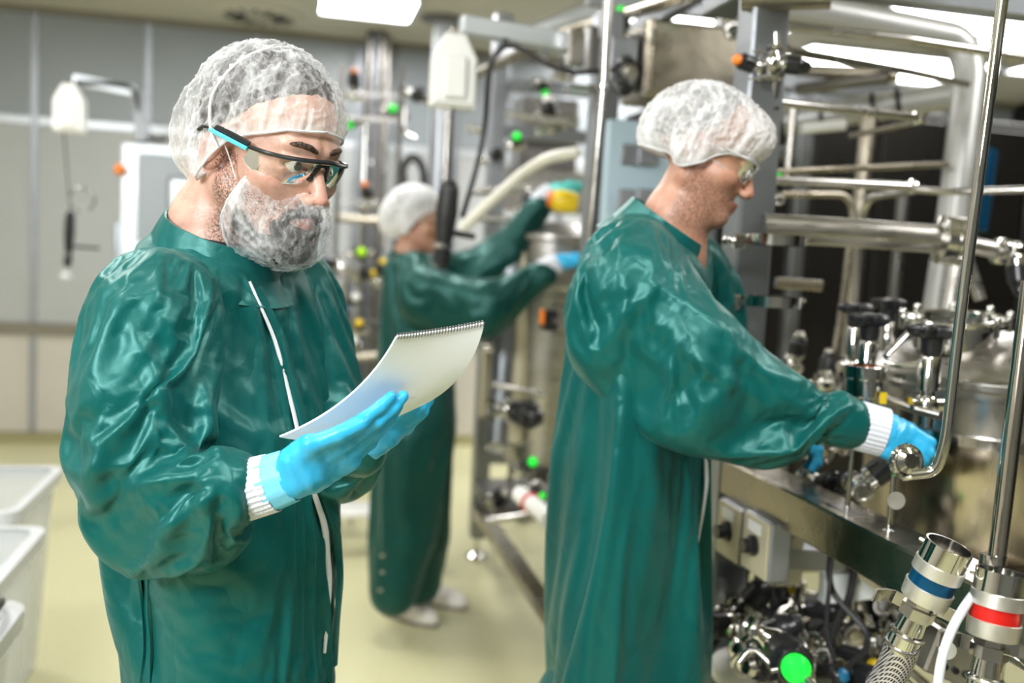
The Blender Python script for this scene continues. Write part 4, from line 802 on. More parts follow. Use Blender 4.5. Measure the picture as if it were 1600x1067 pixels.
# ================================================================== PEOPLE
FF = np.array([sin(YAW), cos(YAW), 0.])
def heading(al):            # unit vector: image-right turned al degrees towards the camera
    a = radians(al); return _r0*cos(a)-FF*sin(a)
ZUP = np.array([0, 0, 1.])
def head_axes(al, th, tilt=0):
    y = heading(al)*cos(radians(th))-ZUP*sin(radians(th)); x = np.cross(y, ZUP); x /= np.linalg.norm(x); z = np.cross(x, y)
    t = radians(tilt); x, z = x*cos(t)+z*sin(t), z*cos(t)-x*sin(t)
    return np.stack([x, y, z])             # rows
def cloth_mat(name, col, rough=.30):
    m, nt, b = new_mat(name)
    b.inputs['Roughness'].default_value = rough; b.inputs['Sheen Weight'].default_value = .08; b.inputs['Sheen Tint'].default_value = (.5, 1, .9, 1)
    b.inputs['Anisotropic'].default_value = .5; b.inputs['Specular IOR Level'].default_value = .6
    b.inputs['Specular Tint'].default_value = (.45, .95, .88, 1)
    tc = N(nt, 'ShaderNodeTexCoord')
    nz = N(nt, 'ShaderNodeTexNoise', Scale=5., Detail=3.); L(nt, tc, 'Object', nz, 'Vector')
    cr = N(nt, 'ShaderNodeValToRGB'); cr.color_ramp.elements[0].position = .3; cr.color_ramp.elements[1].position = .7
    cr.color_ramp.elements[0].color = tuple(c*.85 for c in col)+(1,); cr.color_ramp.elements[1].color = tuple(min(1, c*1.12) for c in col)+(1,)
    L(nt, nz, 'Fac', cr, 0); L(nt, cr, 0, b, 'Base Color')
    # creases: sharp valleys of a warped cellular pattern; weave: fine grid
    wn = N(nt, 'ShaderNodeTexNoise', Scale=7., Detail=2.); L(nt, tc, 'Object', wn, 'Vector')
    va = N(nt, 'ShaderNodeVectorMath', operation='MULTIPLY_ADD'); L(nt, wn, 'Color', va, 0); va.inputs[1].default_value = (.16, .16, .16); L(nt, tc, 'Object', va, 2)
    mp = N(nt, 'ShaderNodeMapping'); mp.inputs['Scale'].default_value = (1, 1, .55); mp.inputs['Rotation'].default_value = (.3, .5, 0); L(nt, va, 0, mp, 'Vector')
    vo = N(nt, 'ShaderNodeTexVoronoi', Scale=11., feature='DISTANCE_TO_EDGE'); L(nt, mp, 0, vo, 'Vector')
    mr = N(nt, 'ShaderNodeMapRange'); mr.inputs['From Max'].default_value = .22; L(nt, vo, 'Distance', mr, 'Value')
    n3 = N(nt, 'ShaderNodeTexNoise', Scale=26., Detail=3., Distortion=1.2); L(nt, tc, 'Object', n3, 'Vector')
    ad = N(nt, 'ShaderNodeMath', operation='MULTIPLY_ADD'); L(nt, n3, 'Fac', ad, 0); ad.inputs[1].default_value = .55; L(nt, mr, 0, ad, 2)
    bp = N(nt, 'ShaderNodeBump', Strength=.30, Distance=.005); L(nt, ad, 0, bp, 'Height')
    wv = N(nt, 'ShaderNodeTexNoise', Scale=900., Detail=1.); L(nt, tc, 'Object', wv, 'Vector')
    b2 = N(nt, 'ShaderNodeBump', Strength=.12, Distance=.001); L(nt, wv, 'Fac', b2, 'Height'); L(nt, bp, 0, b2, 'Normal'); L(nt, b2, 0, b, 'Normal')
    return m
cloth_mat('satin_green', (.0, .076, .072), .39)
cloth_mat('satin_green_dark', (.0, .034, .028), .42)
def skin_mat():
    m, nt, b = new_mat('skin')
    at = N(nt, 'ShaderNodeAttribute', attribute_name='tint'); tc = N(nt, 'ShaderNodeTexCoord')
    nz = N(nt, 'ShaderNodeTexNoise', Scale=55., Detail=5.); L(nt, tc, 'Object', nz, 'Vector')
    cr = N(nt, 'ShaderNodeValToRGB'); cr.color_ramp.elements[0].color = (.86, .80, .78, 1); cr.color_ramp.elements[1].color = (1, 1, 1, 1); cr.color_ramp.elements[0].position = .35; cr.color_ramp.elements[1].position = .6
    L(nt, nz, 'Fac', cr, 0)
    mx = N(nt, 'ShaderNodeMix', data_type='RGBA', blend_type='MULTIPLY'); mx.inputs[0].default_value = 1; L(nt, at, 'Color', mx, 6); L(nt, cr, 0, mx, 7); L(nt, mx, 2, b, 'Base Color')
    # beard stubble: short dark flecks where the alpha of tint says hair grows
    st = N(nt, 'ShaderNodeTexNoise', Scale=420., Detail=2.); L(nt, tc, 'Object', st, 'Vector')
    mr = N(nt, 'ShaderNodeMapRange'); mr.inputs['From Min'].default_value = .42; mr.inputs['From Max'].default_value = .6; L(nt, st, 'Fac', mr, 'Value')
    ml = N(nt, 'ShaderNodeMath', operation='MULTIPLY'); L(nt, mr, 0, ml, 0); L(nt, at, 'Alpha', ml, 1)
    m2 = N(nt, 'ShaderNodeMix', data_type='RGBA'); L(nt, ml, 0, m2, 0); L(nt, mx, 2, m2, 6); m2.inputs[7].default_value = (.035, .02, .014, 1); L(nt, m2, 2, b, 'Base Color')
    b.inputs['Roughness'].default_value = .42; b.inputs['Subsurface Weight'].default_value = .12; b.inputs['Subsurface Radius'].default_value = (1, .3, .15); b.inputs['Subsurface Scale'].default_value = .008
    n2 = N(nt, 'ShaderNodeTexNoise', Scale=260., Detail=3.); L(nt, tc, 'Object', n2, 'Vector')
    bp = N(nt, 'ShaderNodeBump', Strength=.25, Distance=.002); L(nt, n2, 'Fac', bp, 'Height'); L(nt, bp, 0, b, 'Normal')
skin_mat()
def hair_mat(name, col):
    m, nt, b = new_mat(name)
    tc = N(nt, 'ShaderNodeTexCoord'); mp = N(nt, 'ShaderNodeMapping'); mp.inputs['Scale'].default_value = (1, .12, .6); L(nt, tc, 'Object', mp, 'Vector')
    nz = N(nt, 'ShaderNodeTexNoise', Scale=260., Detail=3., Distortion=.4); L(nt, mp, 0, nz, 'Vector')
    cr = N(nt, 'ShaderNodeValToRGB'); cr.color_ramp.elements[0].color = tuple(c*.35 for c in col)+(1,); cr.color_ramp.elements[1].color = tuple(c*1.9 for c in col)+(1,); cr.color_ramp.elements[0].position = .4; cr.color_ramp.elements[1].position = .68
    L(nt, nz, 'Fac', cr, 0); L(nt, cr, 0, b, 'Base Color'); b.inputs['Roughness'].default_value = .42
    bp = N(nt, 'ShaderNodeBump', Strength=.9, Distance=.004); L(nt, nz, 'Fac', bp, 'Height'); L(nt, bp, 0, b, 'Normal')
hair_mat('hair_dark', (.03, .022, .018)); hair_mat('hair_brown', (.05, .028, .016))
def net_mat(name, amin, amax, scale=26.):
    """thin non-woven fabric: translucent, fibres and bunched folds denser"""
    m, nt, b = new_mat(name); out = nt.nodes['Material Output']
    b.inputs['Base Color'].default_value = (.86, .87, .88, 1); b.inputs['Roughness'].default_value = .55; b.inputs['Specular IOR Level'].default_value = .3
    at = N(nt, 'ShaderNodeAttribute', attribute_name='dens'); tc = N(nt, 'ShaderNodeTexCoord')
    prev = None
    for sc_, wd_, am_, rot in ((6., 22., .30, 0.), (10., 24., .26, .8), (21., 16., .16, 1.7), (90., 6., .14, .4)):
        mp = N(nt, 'ShaderNodeMapping'); mp.inputs['Rotation'].default_value = (rot, rot*.7, rot*1.3); mp.inputs['Scale'].default_value = (1, 1, .45); L(nt, tc, 'Object', mp, 'Vector')
        nz = N(nt, 'ShaderNodeTexNoise', Scale=sc_*scale/26., Detail=2. if sc_ > 20 else 1., Distortion=.5 if sc_ < 20 else 1.5); L(nt, mp, 0, nz, 'Vector')
        s1 = N(nt, 'ShaderNodeMath', operation='SUBTRACT'); L(nt, nz, 'Fac', s1, 0); s1.inputs[1].default_value = .5
        s2 = N(nt, 'ShaderNodeMath', operation='ABSOLUTE'); L(nt, s1, 0, s2, 0)
        s3 = N(nt, 'ShaderNodeMath', operation='MULTIPLY_ADD', use_clamp=True); L(nt, s2, 0, s3, 0); s3.inputs[1].default_value = -wd_; s3.inputs[2].default_value = 1
        s4 = N(nt, 'ShaderNodeMath', operation='MULTIPLY'); L(nt, s3, 0, s4, 0); s4.inputs[1].default_value = am_
        if prev is None: prev = s4
        else: s5 = N(nt, 'ShaderNodeMath', operation='ADD'); L(nt, prev, 0, s5, 0); L(nt, s4, 0, s5, 1); prev = s5
    mr = prev
    a2 = N(nt, 'ShaderNodeMath', operation='ADD'); L(nt, prev, 0, a2, 0); L(nt, at, 'Fac', a2, 1)
    cl = N(nt, 'ShaderNodeClamp'); L(nt, a2, 0, cl, 0); cl.inputs['Min'].default_value = amin; cl.inputs['Max'].default_value = amax
    tr = N(nt, 'ShaderNodeBsdfTransparent'); tl = N(nt, 'ShaderNodeBsdfTranslucent'); tl.inputs[0].default_value = (.9, .9, .9, 1)
    mt = N(nt, 'ShaderNodeMixShader'); mt.inputs[0].default_value = .3; nt.links.new(b.outputs[0], mt.inputs[1]); nt.links.new(tl.outputs[0], mt.inputs[2])
    mm = N(nt, 'ShaderNodeMixShader'); L(nt, cl, 0, mm, 0); nt.links.new(tr.outputs[0], mm.inputs[1]); nt.links.new(mt.outputs[0], mm.inputs[2]); nt.links.new(mm.outputs[0], out.inputs[0])
    bp = N(nt, 'ShaderNodeBump', Strength=.5, Distance=.003); L(nt, mr, 0, bp, 'Height'); L(nt, bp, 0, b, 'Normal'); L(nt, bp, 0, tl, 'Normal')
net_mat('net_thin', .10, .95); net_mat('net_thick', .25, .97)
def glass_mat():
    m, nt, b = new_mat('lens'); out = nt.nodes['Material Output']
    g = N(nt, 'ShaderNodeBsdfGlossy'); g.inputs['Roughness'].default_value = .03; tr = N(nt, 'ShaderNodeBsdfTransparent'); tr.inputs[0].default_value = (.93, .93, .90, 1)
    fr = N(nt, 'ShaderNodeFresnel', IOR=1.6); mm = N(nt, 'ShaderNodeMixShader'); L(nt, fr, 0, mm, 0); nt.links.new(tr.outputs[0], mm.inputs[1]); nt.links.new(g.outputs[0], mm.inputs[2]); nt.links.new(mm.outputs[0], out.inputs[0])
glass_mat()
mat('eye_white', (.75, .72, .68), .15); mat('iris', (.05, .05, .04), .1); mat('frame_blue', (.10, .62, .72), .3); mat('zip_white', (.72, .74, .74), .5)

# ---------------------------------------------------------------- the head
def face_sdf(q):
    q = np.array(q); ax = q.copy(); ax[..., 0] = np.abs(ax[..., 0])
    d = s_ell(q, (0, -.012, .035), (.076, .098, .082))
    d = sm(d, s_ell(q, (0, .038, -.03), (.060, .056, .085)), .03)
    d = sm(d, s_cone(ax, (.054, -.002, -.055), (.020, .078, -.100), .020, .018), .03)
    d = sm(d, s_cone(q, (0, .080, -.100), (0, .076, -.085), .018, .02), .015)
    d = sm(d, s_ell(ax, (.044, .055, -.026), (.022, .026, .018)), .02)
    d = sm(d, s_cone(ax, (.010, .088, .020), (.040, .074, .022), .009, .008), .014)
    d = smx(d, -s_ell(ax, (.031, .097, .000), (.018, .016, .013)), .012)          # sockets
    d = sm(d, s_cone(q, (0, .086, .008), (0, .112, -.036), .0075, .0095), .010)
    d = sm(d, s_ell(ax, (.0125, .104, -.040), (.0085, .011, .008)), .006)
    d = smx(d, -s_ell(ax, (.0065, .108, -.0475), (.004, .006, .003)), .003)
    d = sm(d, s_cone(ax, (.0, .0985, -.0655), (.021, .089, -.067), .0055, .003), .006)
    d = sm(d, s_cone(ax, (.0, .0965, -.0755), (.018, .089, -.072), .0065, .003), .006)
    d = smx(d, -s_cone(ax, (0, .105, -.0702), (.024, .094, -.0690), .0018, .001), .003)
    d = sm(d, s_cone(ax, (.014, .0935, .0068), (.046, .080, .0055), .0052, .0050), .005)  # upper lid
    d = sm(d, s_cone(ax, (.016, .091, -.0085), (.044, .080, -.008), .003, .003), .006)
    ear = s_ell(ax, (.079, -.012, -.012), (.009, .019, .031), _EAR)
    ear = smx(ear, -s_ell(ax, (.086, -.008, -.010), (.009, .011, .020), _EAR), .004)
    d = sm(d, ear, .006)
    return d
_a = radians(18); _b = radians(-12)
_EAR = np.array([[cos(_a), sin(_a), 0], [-sin(_a), cos(_a), 0], [0, 0, 1]])@np.array([[1, 0, 0], [0, cos(_b), sin(_b)], [0, -sin(_b), cos(_b)]])
def set_tint(o, rgb, alpha):
    a = o.data.color_attributes.new('tint', 'FLOAT_COLOR', 'POINT'); a.data.foreach_set('color', np.column_stack([rgb, alpha]).astype(np.float32).ravel())
def make_head(root, c, M, k, neck, base_rgb, beard=0., h=.0032):
    """root: body mesh of head, neck and bust as one surface; neck = [(world point, radius)...]"""
    c = np.asarray(c, float); toq = lambda P: ((P-c)@M.T)/k
    def fn(P):
        d = face_sdf(toq(P))*k
        for i in range(len(neck)-1): d = sm(d, s_cone(P, neck[i][0], neck[i+1][0], neck[i][1], neck[i+1][1]), .02)
        return d
    pts = np.array([n[0] for n in neck]); lo = np.minimum(c-.15*k, pts.min(0)-.12); hi = np.maximum(c+.17*k, pts.max(0)+.09)
    lo[2] = max(lo[2], pts[-1][2]-.02)
    Vt, Q = polygonise(fn, lo, hi, h); Vt = relax(Vt, Q, 1, .4)
    q = toq(Vt); ax = np.abs(q[:, 0]); rgb = np.tile(np.array(base_rgb), (len(q), 1))
    g = lambda d2, s: np.exp(-d2/s**2)
    lips = np.clip(g((ax/1.6)**2+(q[:, 2]+.070)**2, .011), 0, 1)*(q[:, 1] > .075)
    red = g((ax-.045)**2+(q[:, 1]-.07)**2+(q[:, 2]+.03)**2, .022)*.5+g(ax**2+(q[:, 1]-.118)**2+(q[:, 2]+.036)**2, .018)*.6+g((ax-.082)**2+(q[:, 1]+.01)**2+(q[:, 2]+.012)**2, .032)*.8
    rgb = rgb*(1-lips[:, None]*np.array([.15, .5, .45]))*(1-np.clip(red, 0, 1)[:, None]*np.array([.02, .28, .28]))
    br = np.clip((-.048-q[:, 2]+np.clip((.09-q[:, 1])*.25, 0, .04)*1.0)/.012, 0, 1)*np.clip((q[:, 2]+.155)/.02, 0, 1)*np.clip((q[:, 1]+.012)/.015, 0, 1)*(1-lips)
    mou = g((ax/2.2)**2+(q[:, 2]+.056)**2, .009)*(q[:, 1] > .07)
    side = np.clip((q[:, 1]+.008)/.006, 0, 1)*np.clip((.024-q[:, 1])/.008, 0, 1)*np.clip((.005-q[:, 2])/.02, 0, 1)*(q[:, 2] > -.08)
    al = np.clip(np.maximum(np.maximum(br, mou*(1-lips)), side)*beard, 0, 1)
    o = np_mesh('head_and_neck', Vt, Q, 'skin', root); set_tint(o, rgb, al)
    W_ = lambda p: c+k*(np.asarray(p)@M)
    for sx in (-1, 1):
        e = MB().sph(W_((.031*sx, .0805, 0)), .0118*k, 20); eo = e.build('eye', 'eye_white', root)
        f = M[1]*.0118*k; cc = W_((.031*sx, .0805, 0)); dirv = M[1]*.99-M[2]*.05
        i = MB().lathe(cc+dirv*.0100*k, cc+dirv*.0126*k, [(0, .0062*k), (.0019*k, .0055*k), (.0024*k, .003*k), (.0025*k, .0001)], 18); i.build('iris', 'iris', eo)
        br = MB(); pts = [W_((sx*x, y+.0015, z)) for x, y, z in ((.010, .0945, .0205), (.022, .0935, .0250), (.034, .0875, .0265), (.047, .0755, .0225))]
        br.tube(pts, [.0030*k, .0042*k, .0038*k, .0015*k], 8, sub=1); br.build('eyebrow', 'hair_brown', root)
    return o, W_
def hairline_sdf(q):
    return s_ell(q, (0, -.012, .037), (.081, .103, .086))
def shell(W_, rfun, hem, name, m, root, nA=220, nE=70, ctr=(0, -.01, .03), wr=1., seed=0., dens=None):
    """open cap: rays from ctr, azimuth a (0 = face), from the crown to the hem elevation hem(a); rfun(dirs, a, t)->radius"""
    A = np.linspace(0, 2*pi, nA, endpoint=False); T = np.linspace(0.0, 1, nE)
    a, t = np.meshgrid(A, T, indexing='ij'); he = hem(a); el = pi/2-(pi/2-he)*t
    d = np.stack([np.sin(a)*np.cos(el), np.cos(a)*np.cos(el), np.sin(el)], -1)
    r = rfun(d, a, t); P = np.array(ctr)+d*r[..., None]
    Pw = W_(P.reshape(-1, 3)).reshape(nA, nE, 3)
    idx = np.arange(nA*nE).reshape(nA, nE); i2 = np.roll(idx, -1, 0)
    Q = np.stack([idx[:, :-1], idx[:, 1:], i2[:, 1:], i2[:, :-1]], -1).reshape(-1, 4)
    o = np_mesh(name, Pw.reshape(-1, 3), Q, m, root)
    if dens is not None:
        at = o.data.attributes.new('dens', 'FLOAT', 'POINT'); at.data.foreach_set('value', dens(a, t, P).astype(np.float32).ravel())
    return o, Pw
def march(sd, ctr, d, tmax=.26):
    lo = np.zeros(d.shape[:-1]); hi = np.full(d.shape[:-1], tmax)
    for _ in range(22):
        mid = (lo+hi)/2; v = sd(np.array(ctr)+d*mid[..., None]); ins = v < 0
        lo = np.where(ins, mid, lo); hi = np.where(ins, hi, mid)
    return (lo+hi)/2
def make_net(root, W_, sd, hem, name='hairnet', m='net_thin', amp=.0045, seed=0., base=.12, hemd=.5, ctr=(0, -.01, .03), nA=260, nE=80):
    def rf(d, a, t):
        r = march(sd, ctr, d)
        p = d.reshape(-1, 3)
        rg = 1-np.abs(pnoise(p*5.5+seed)).reshape(a.shape)*2.2
        f2 = 1-np.abs(pnoise(p*11+seed+9)).reshape(a.shape)*2.2
        gath = pnoise(np.stack([np.cos(a)*9, np.sin(a)*9, t*1.2+seed], -1).reshape(-1, 3)).reshape(a.shape)
        g2 = pnoise(np.stack([np.cos(a)*19, np.sin(a)*19, t*.8+seed], -1).reshape(-1, 3)).reshape(a.shape)
        rf.fold = np.clip(rg, 0, 1)**3*.5+np.clip(f2, 0, 1)**3*.3; rf.g = np.clip(gath+g2*.8, -1, 1)
        return r+amp*(rg*.6+f2*.35)*(1-t**6)+amp*1.1*(gath+g2*.7)*t**2*(1-t**10*.7)
    def dn(a, t, P):
        return base+rf.fold*.35+np.clip(rf.g, 0, 1)*.35*t**1.5+hemd*t**14
    o, Pw = shell(W_, rf, hem, name, m, root, nA, nE, ctr, seed=seed, dens=dn)
    hm = MB().tube([Pw[i, -1] for i in range(0, nA, 3)], .0018, 6, closed=True); hm.build('elastic_hem', 'net_hem', o)
    return o, Pw
mat('net_hem', (.82, .83, .84), .7, 0, 0, 1, .4, 700., Alpha=.8)
def make_hair(root, W_, hem, grow=1.0, m='hair_dark', ctr=(0, -.01, .03)):
    def rf(d, a, t):
        r = march(hairline_sdf, ctr, d); n = pnoise(d.reshape(-1, 3)*np.array([30, 6, 14])).reshape(a.shape)
        return r*grow+.0022*n-.009*t**10
    return shell(W_, rf, hem, 'hair', m, root, 160, 60, ctr)[0]

# ---------------------------------------------------------------- cloth folds
def cloth_mesh(name, fn, lo, hi, h, strokes, m, root, amp=.006, freq=7., seed=0., fixed=None, flow=None, micro=.0012):
    Vt, Q = polygonise(fn, lo, hi, h); Vt = relax(Vt, Q, 2, .5)
    n = vnormals(Vt, Q); w = np.ones(len(Vt)) if fixed is None else fixed(Vt)
    # wide soft buckles running mostly along the cloth's fall
    wp = Vt*freq+seed; wp = wp+.55*np.stack([pnoise(Vt*4+11), pnoise(Vt*4+23), pnoise(Vt*4+31)], -1)
    st = np.array([1, 1, .42]) if flow is None else flow
    r1 = 1-np.abs(pnoise(wp*st))*2.4; r2 = 1-np.abs(pnoise(wp*st*2.1+5))*2.4; r3 = pnoise(wp*.5+3)
    D = amp*(np.clip(r1, -.6, 1)*.55+np.clip(r2, -.6, 1)*.28+r3*.9)*w
    Vt = Vt+n*D[:, None]
    px, py, dd = proj(Vt); vis = np.clip((-(n*(Vt-CAM)/np.linalg.norm(Vt-CAM, axis=1)[:, None]).sum(1)+.15)/.35, 0, 1)
    E = np.zeros(len(Vt))
    for s in strokes:
        pts, wd_, am = s[0], s[1], s[2]; dmax = s[3] if len(s) > 3 else 9.
        d, t = seg_dist2(px, py, pts); tap = np.clip(np.minimum(t, 1-t)*4+.12, 0, 1)
        E += am*np.exp(-(d/wd_)**2)*tap*vis*(dd < dmax)
    Vt = Vt+n*E[:, None]; Vt = relax(Vt, Q, 1, .3)
    return np_mesh(name, Vt, Q, m, root), Vt, Q
def strip_on(Vt, Q, pxs, width, name, m, root, lift=.0015, dmax=9., seg=6, wide=None):
    """a flat tape laid on the cloth along a screen-traced seam: found by nearest visible surface vertex"""
    px, py, dd = proj(Vt); n = vnormals(Vt, Q); fac = (n*(CAM-Vt)).sum(1) > 0
    ok = np.where(fac & (dd < dmax))[0]; P = []; Nn = []
    dense = []
    for i in range(len(pxs)-1):
        for k in range(seg): t = k/seg; dense.append((pxs[i][0]*(1-t)+pxs[i+1][0]*t, pxs[i][1]*(1-t)+pxs[i+1][1]*t, i+t))
    dense.append((*pxs[-1], len(pxs)-1))
    for (x, y, u) in dense:
        d2 = (px[ok]-x)**2+(py[ok]-y)**2; near = ok[np.argsort(d2)[:12]]; near = near[np.argsort(dd[near])[:8]]
        dep = dd[near].mean(); P.append(aD(x, y, dep)); v = n[near].mean(0); Nn.append(v/np.linalg.norm(v))
    P = np.array(P); Nn = np.array(Nn); ws = [width if wide is None else float(np.interp(u, range(len(wide)), wide)) for _, _, u in dense]
    for _ in range(2): P[1:-1] = (P[:-2]+2*P[1:-1]+P[2:])/4; Nn[1:-1] = (Nn[:-2]+2*Nn[1:-1]+Nn[2:])/4
    T = np.gradient(P, axis=0); T /= np.linalg.norm(T, axis=1)[:, None]; S = np.cross(T, Nn); S /= np.linalg.norm(S, axis=1)[:, None]
    mb = MB(); vs = []
    for i in range(len(P)):
        for (s_, l_) in ((-.5, 0), (-.42, 1), (0, 1.3), (.42, 1), (.5, 0)): vs.append(P[i]+S[i]*ws[i]*s_+Nn[i]*(lift*l_-.0008*(l_ == 0)))
    fs = [(i*5+k, i*5+k+1, i*5+k+6, i*5+k+5) for i in range(len(P)-1) for k in range(4)]
    mb.add(vs, fs, True); return mb.build(name, m, root)
def drape(o, inner, pin, frames=24, grow=.08, bend=.4, gravity=1., pressure=0., quality=5, mass=.15, dist=.004, tension=12, selfc=False):
    """let the coverall fall as cloth over the body: o keeps its first shape at the pinned vertices"""
    vg = o.vertex_groups.new(name='pin'); bpy.context.view_layer.update()
    pin = np.asarray(pin)
    for lv in np.linspace(.1, 1, 10):
        ids = np.where(np.abs(pin-lv) < .05)[0].tolist()
        if ids: vg.add(ids, float(lv), 'REPLACE')
    col = bpy.data.objects.new('body_under_cloth', inner); COL.objects.link(col)
    col.location = o.matrix_world.translation; bpy.context.view_layer.update()
    cm = col.modifiers.new('c', 'COLLISION'); col.collision.thickness_outer = dist; col.collision.cloth_friction = 8
    md = o.modifiers.new('cloth', 'CLOTH'); s = md.settings
    s.quality = quality; s.mass = mass; s.tension_stiffness = tension; s.compression_stiffness = tension; s.shear_stiffness = tension*.35; s.bending_stiffness = bend
    s.tension_damping = 5; s.compression_damping = 5; s.shear_damping = 5; s.bending_damping = .5; s.air_damping = 2
    s.vertex_group_mass = 'pin'; s.pin_stiffness = 1; s.shrink_min = -grow; s.shrink_max = -grow
    s.effector_weights.gravity = gravity
    if pressure: s.use_pressure = True; s.uniform_pressure_force = pressure
    cs = md.collision_settings; cs.distance_min = dist; cs.collision_quality = 2; cs.use_self_collision = selfc
    if selfc: cs.self_distance_min = dist
    md.point_cache.frame_start = 1; md.point_cache.frame_end = frames+1
    for f in range(1, frames+1): SC.frame_set(f)
    dg = bpy.context.evaluated_depsgraph_get(); ev = o.evaluated_get(dg)
    co = np.empty(len(o.data.vertices)*3, np.float32); ev.data.vertices.foreach_get('co', co)
    o.modifiers.remove(md); o.vertex_groups.clear(); bpy.data.objects.remove(col)
    SC.frame_set(1)
    return co.reshape(-1, 3)
# ---------------------------------------------------------------- hands, cuffs, glasses, collars
def hand_axes(ydir, zdir):
    y = np.asarray(ydir, float); y /= np.linalg.norm(y); z = np.asarray(zdir, float); z -= y*(z@y); z /= np.linalg.norm(z)
    return np.stack([np.cross(y, z), y, z])
def sv(r, u, t): return RGT*r+UPV*u-FWD*t       # direction by picture right, picture up, towards the camera
def make_glove(root, wrist, M, curls, thumb, side=1, k=1., h=.0024, name='glove', m='glove', cuff=None):
    """side 1: right hand (thumb at -x), -1: left hand. curls: 4 x 3 bend angles (degrees), thumb: joints in hand space"""
    wrist = np.asarray(wrist, float); sx = side
    toq = lambda P: ((P-wrist)@M.T)/k*np.array([sx, 1, 1])
    bases = [(-.030, .088, 0), (-.010, .093, .001), (.010, .089, 0), (.028, .080, -.003)]
    lens = [(.042, .025, .020), (.047, .029, .021), (.043, .027, .020), (.034, .020, .018)]; rad = [.0100, .0102, .0097, .0088]
    chains = []
    for b, l, r, cu in zip(bases, lens, rad, curls):
        p = np.array(b, float); a = 0; sp = cu[3] if len(cu) > 3 else 0; pts = [p-np.array([0, .03, 0]), p]; rs = [r*1.25, r*1.1]
        for i in range(3):
            a += radians(cu[i]); p = p+l[i]*np.array([sin(radians(sp))*cos(a), cos(radians(sp))*cos(a), -sin(a)]); pts.append(p); rs.append(r*(1-.07*(i+1)))
        chains.append((pts, rs))
    I = np.eye(3)
    def fn(P):
        q = toq(P)
        d = s_box(q, (0, .052, -.001), (.040, .040, .0145), I, .0135)
        d = sm(d, s_cone(q, (0, -.03, 0), (0, .02, 0), .027, .029)*.9, .02)
        d = sm(d, s_cone(q, (-.022, .012, -.006), (-.032, .045, -.008), .017, .016), .015)
        for pts, rs in chains: d = sm(d, s_chain(q, pts, rs, .004), .0045)
        d = sm(d, s_chain(q, thumb, [.015, .0125, .0110, .0098][:len(thumb)], .005), .008)
        return smx(d, -(q[..., 1]+.010), .004)*k
    allp = np.array([p for c, _ in chains for p in c]+list(thumb)+[(0, -.03, 0)])*np.array([sx, 1, 1]); wp = wrist+k*(allp@M)
    Vt, Q = polygonise(fn, wp.min(0)-.045, wp.max(0)+.045, h); Vt = relax(Vt, Q, 1, .4); n = vnormals(Vt, Q); q = toq(Vt)
    ww = np.clip((.075-q[:, 1])/.05, 0, 1); ring = np.sin(q[:, 1]*330+3*pnoise(q*22)+2.5*q[:, 0]*20)
    D = .0011*ring*ww*np.clip(.4+pnoise(q*14), 0, 1)+.0009*(1-np.abs(pnoise(q*38+4))*2)*np.clip(.3+pnoise(q*13), 0, 1)
    return np_mesh(name, Vt+n*D[:, None], Q, m, root)
def band(root, name, m, rings, n=40, thick=.002, wob=0., seed=0, freq=9, rows=6):
    """open tube through rings (centre, axis, radius across, radius up, up vector)"""
    R = []
    for c, ax, ra, rb, up in rings:
        z = np.asarray(ax, float); z /= np.linalg.norm(z); u = np.asarray(up, float); u -= z*(u@z); u /= np.linalg.norm(u); w = np.cross(z, u)
        R.append((np.asarray(c, float), u, w, ra, rb))
    Nn = (len(R)-1)*rows+1; vs = []
    for off in (0, -thick):
        for i in range(Nn):
            t = i/rows; j = min(int(t), len(R)-2); f = t-j; f = f*f*(3-2*f) if len(R) > 2 else f
            c = R[j][0]*(1-f)+R[j+1][0]*f; u = R[j][1]*(1-f)+R[j+1][1]*f; w = R[j][2]*(1-f)+R[j+1][2]*f; ra = R[j][3]*(1-f)+R[j+1][3]*f; rb = R[j][4]*(1-f)+R[j+1][4]*f
            an = np.arange(n)*2*pi/n; k = wob*(np.sin(freq*an+seed)+.6*np.sin(freq*1.7*an+seed*2+i*.5))*sin(pi*(.25+.5*i/(Nn-1))) if wob else 0
            for q in range(n): e = off+(k[q] if wob else 0); vs.append(c+u*cos(an[q])*(rb+e)+w*sin(an[q])*(ra+e))
    fs = []; o2 = Nn*n
    for i in range(Nn-1):
        for q in range(n): l = (q+1) % n; fs += [(i*n+q, i*n+l, (i+1)*n+l, (i+1)*n+q), (o2+i*n+q, o2+(i+1)*n+q, o2+(i+1)*n+l, o2+i*n+l)]
    for q in range(n): l = (q+1) % n; fs += [(q, o2+q, o2+l, l), ((Nn-1)*n+q, (Nn-1)*n+l, o2+(Nn-1)*n+l, o2+(Nn-1)*n+q)]
    mb = MB(); mb.add(vs, fs, True); return mb.build(name, m, root)
def ribbed_cuff(root, a, b, ra, rb, name='knit_cuff', m='knit', ribs=30, flat=.82, up=None):
    a, b = np.asarray(a, float), np.asarray(b, float); z = (b-a)/np.linalg.norm(b-a); u = np.array([0, 0, 1.]) if up is None else np.asarray(up, float); u -= z*(u@z); u /= np.linalg.norm(u); w = np.cross(z, u)
    n = ribs*4; vs = []; rows = 7
    for i in range(rows):
        t = i/(rows-1); r = ra+(rb-ra)*t
        for q in range(n): an = 2*pi*q/n; e = .0007*sin(ribs*an); vs.append(a+(b-a)*t+u*cos(an)*(r+e)+w*sin(an)*(r*flat+e))
    for q in range(n): an = 2*pi*q/n; vs.append(b+u*cos(an)*(rb-.003)+w*sin(an)*(rb*flat-.003)-z*.004)
    fs = [(i*n+q, i*n+(q+1) % n, (i+1)*n+(q+1) % n, (i+1)*n+q) for i in range(rows) for q in range(n)]
    mb = MB(); mb.add(vs, fs, True); return mb.build(name, m, root)
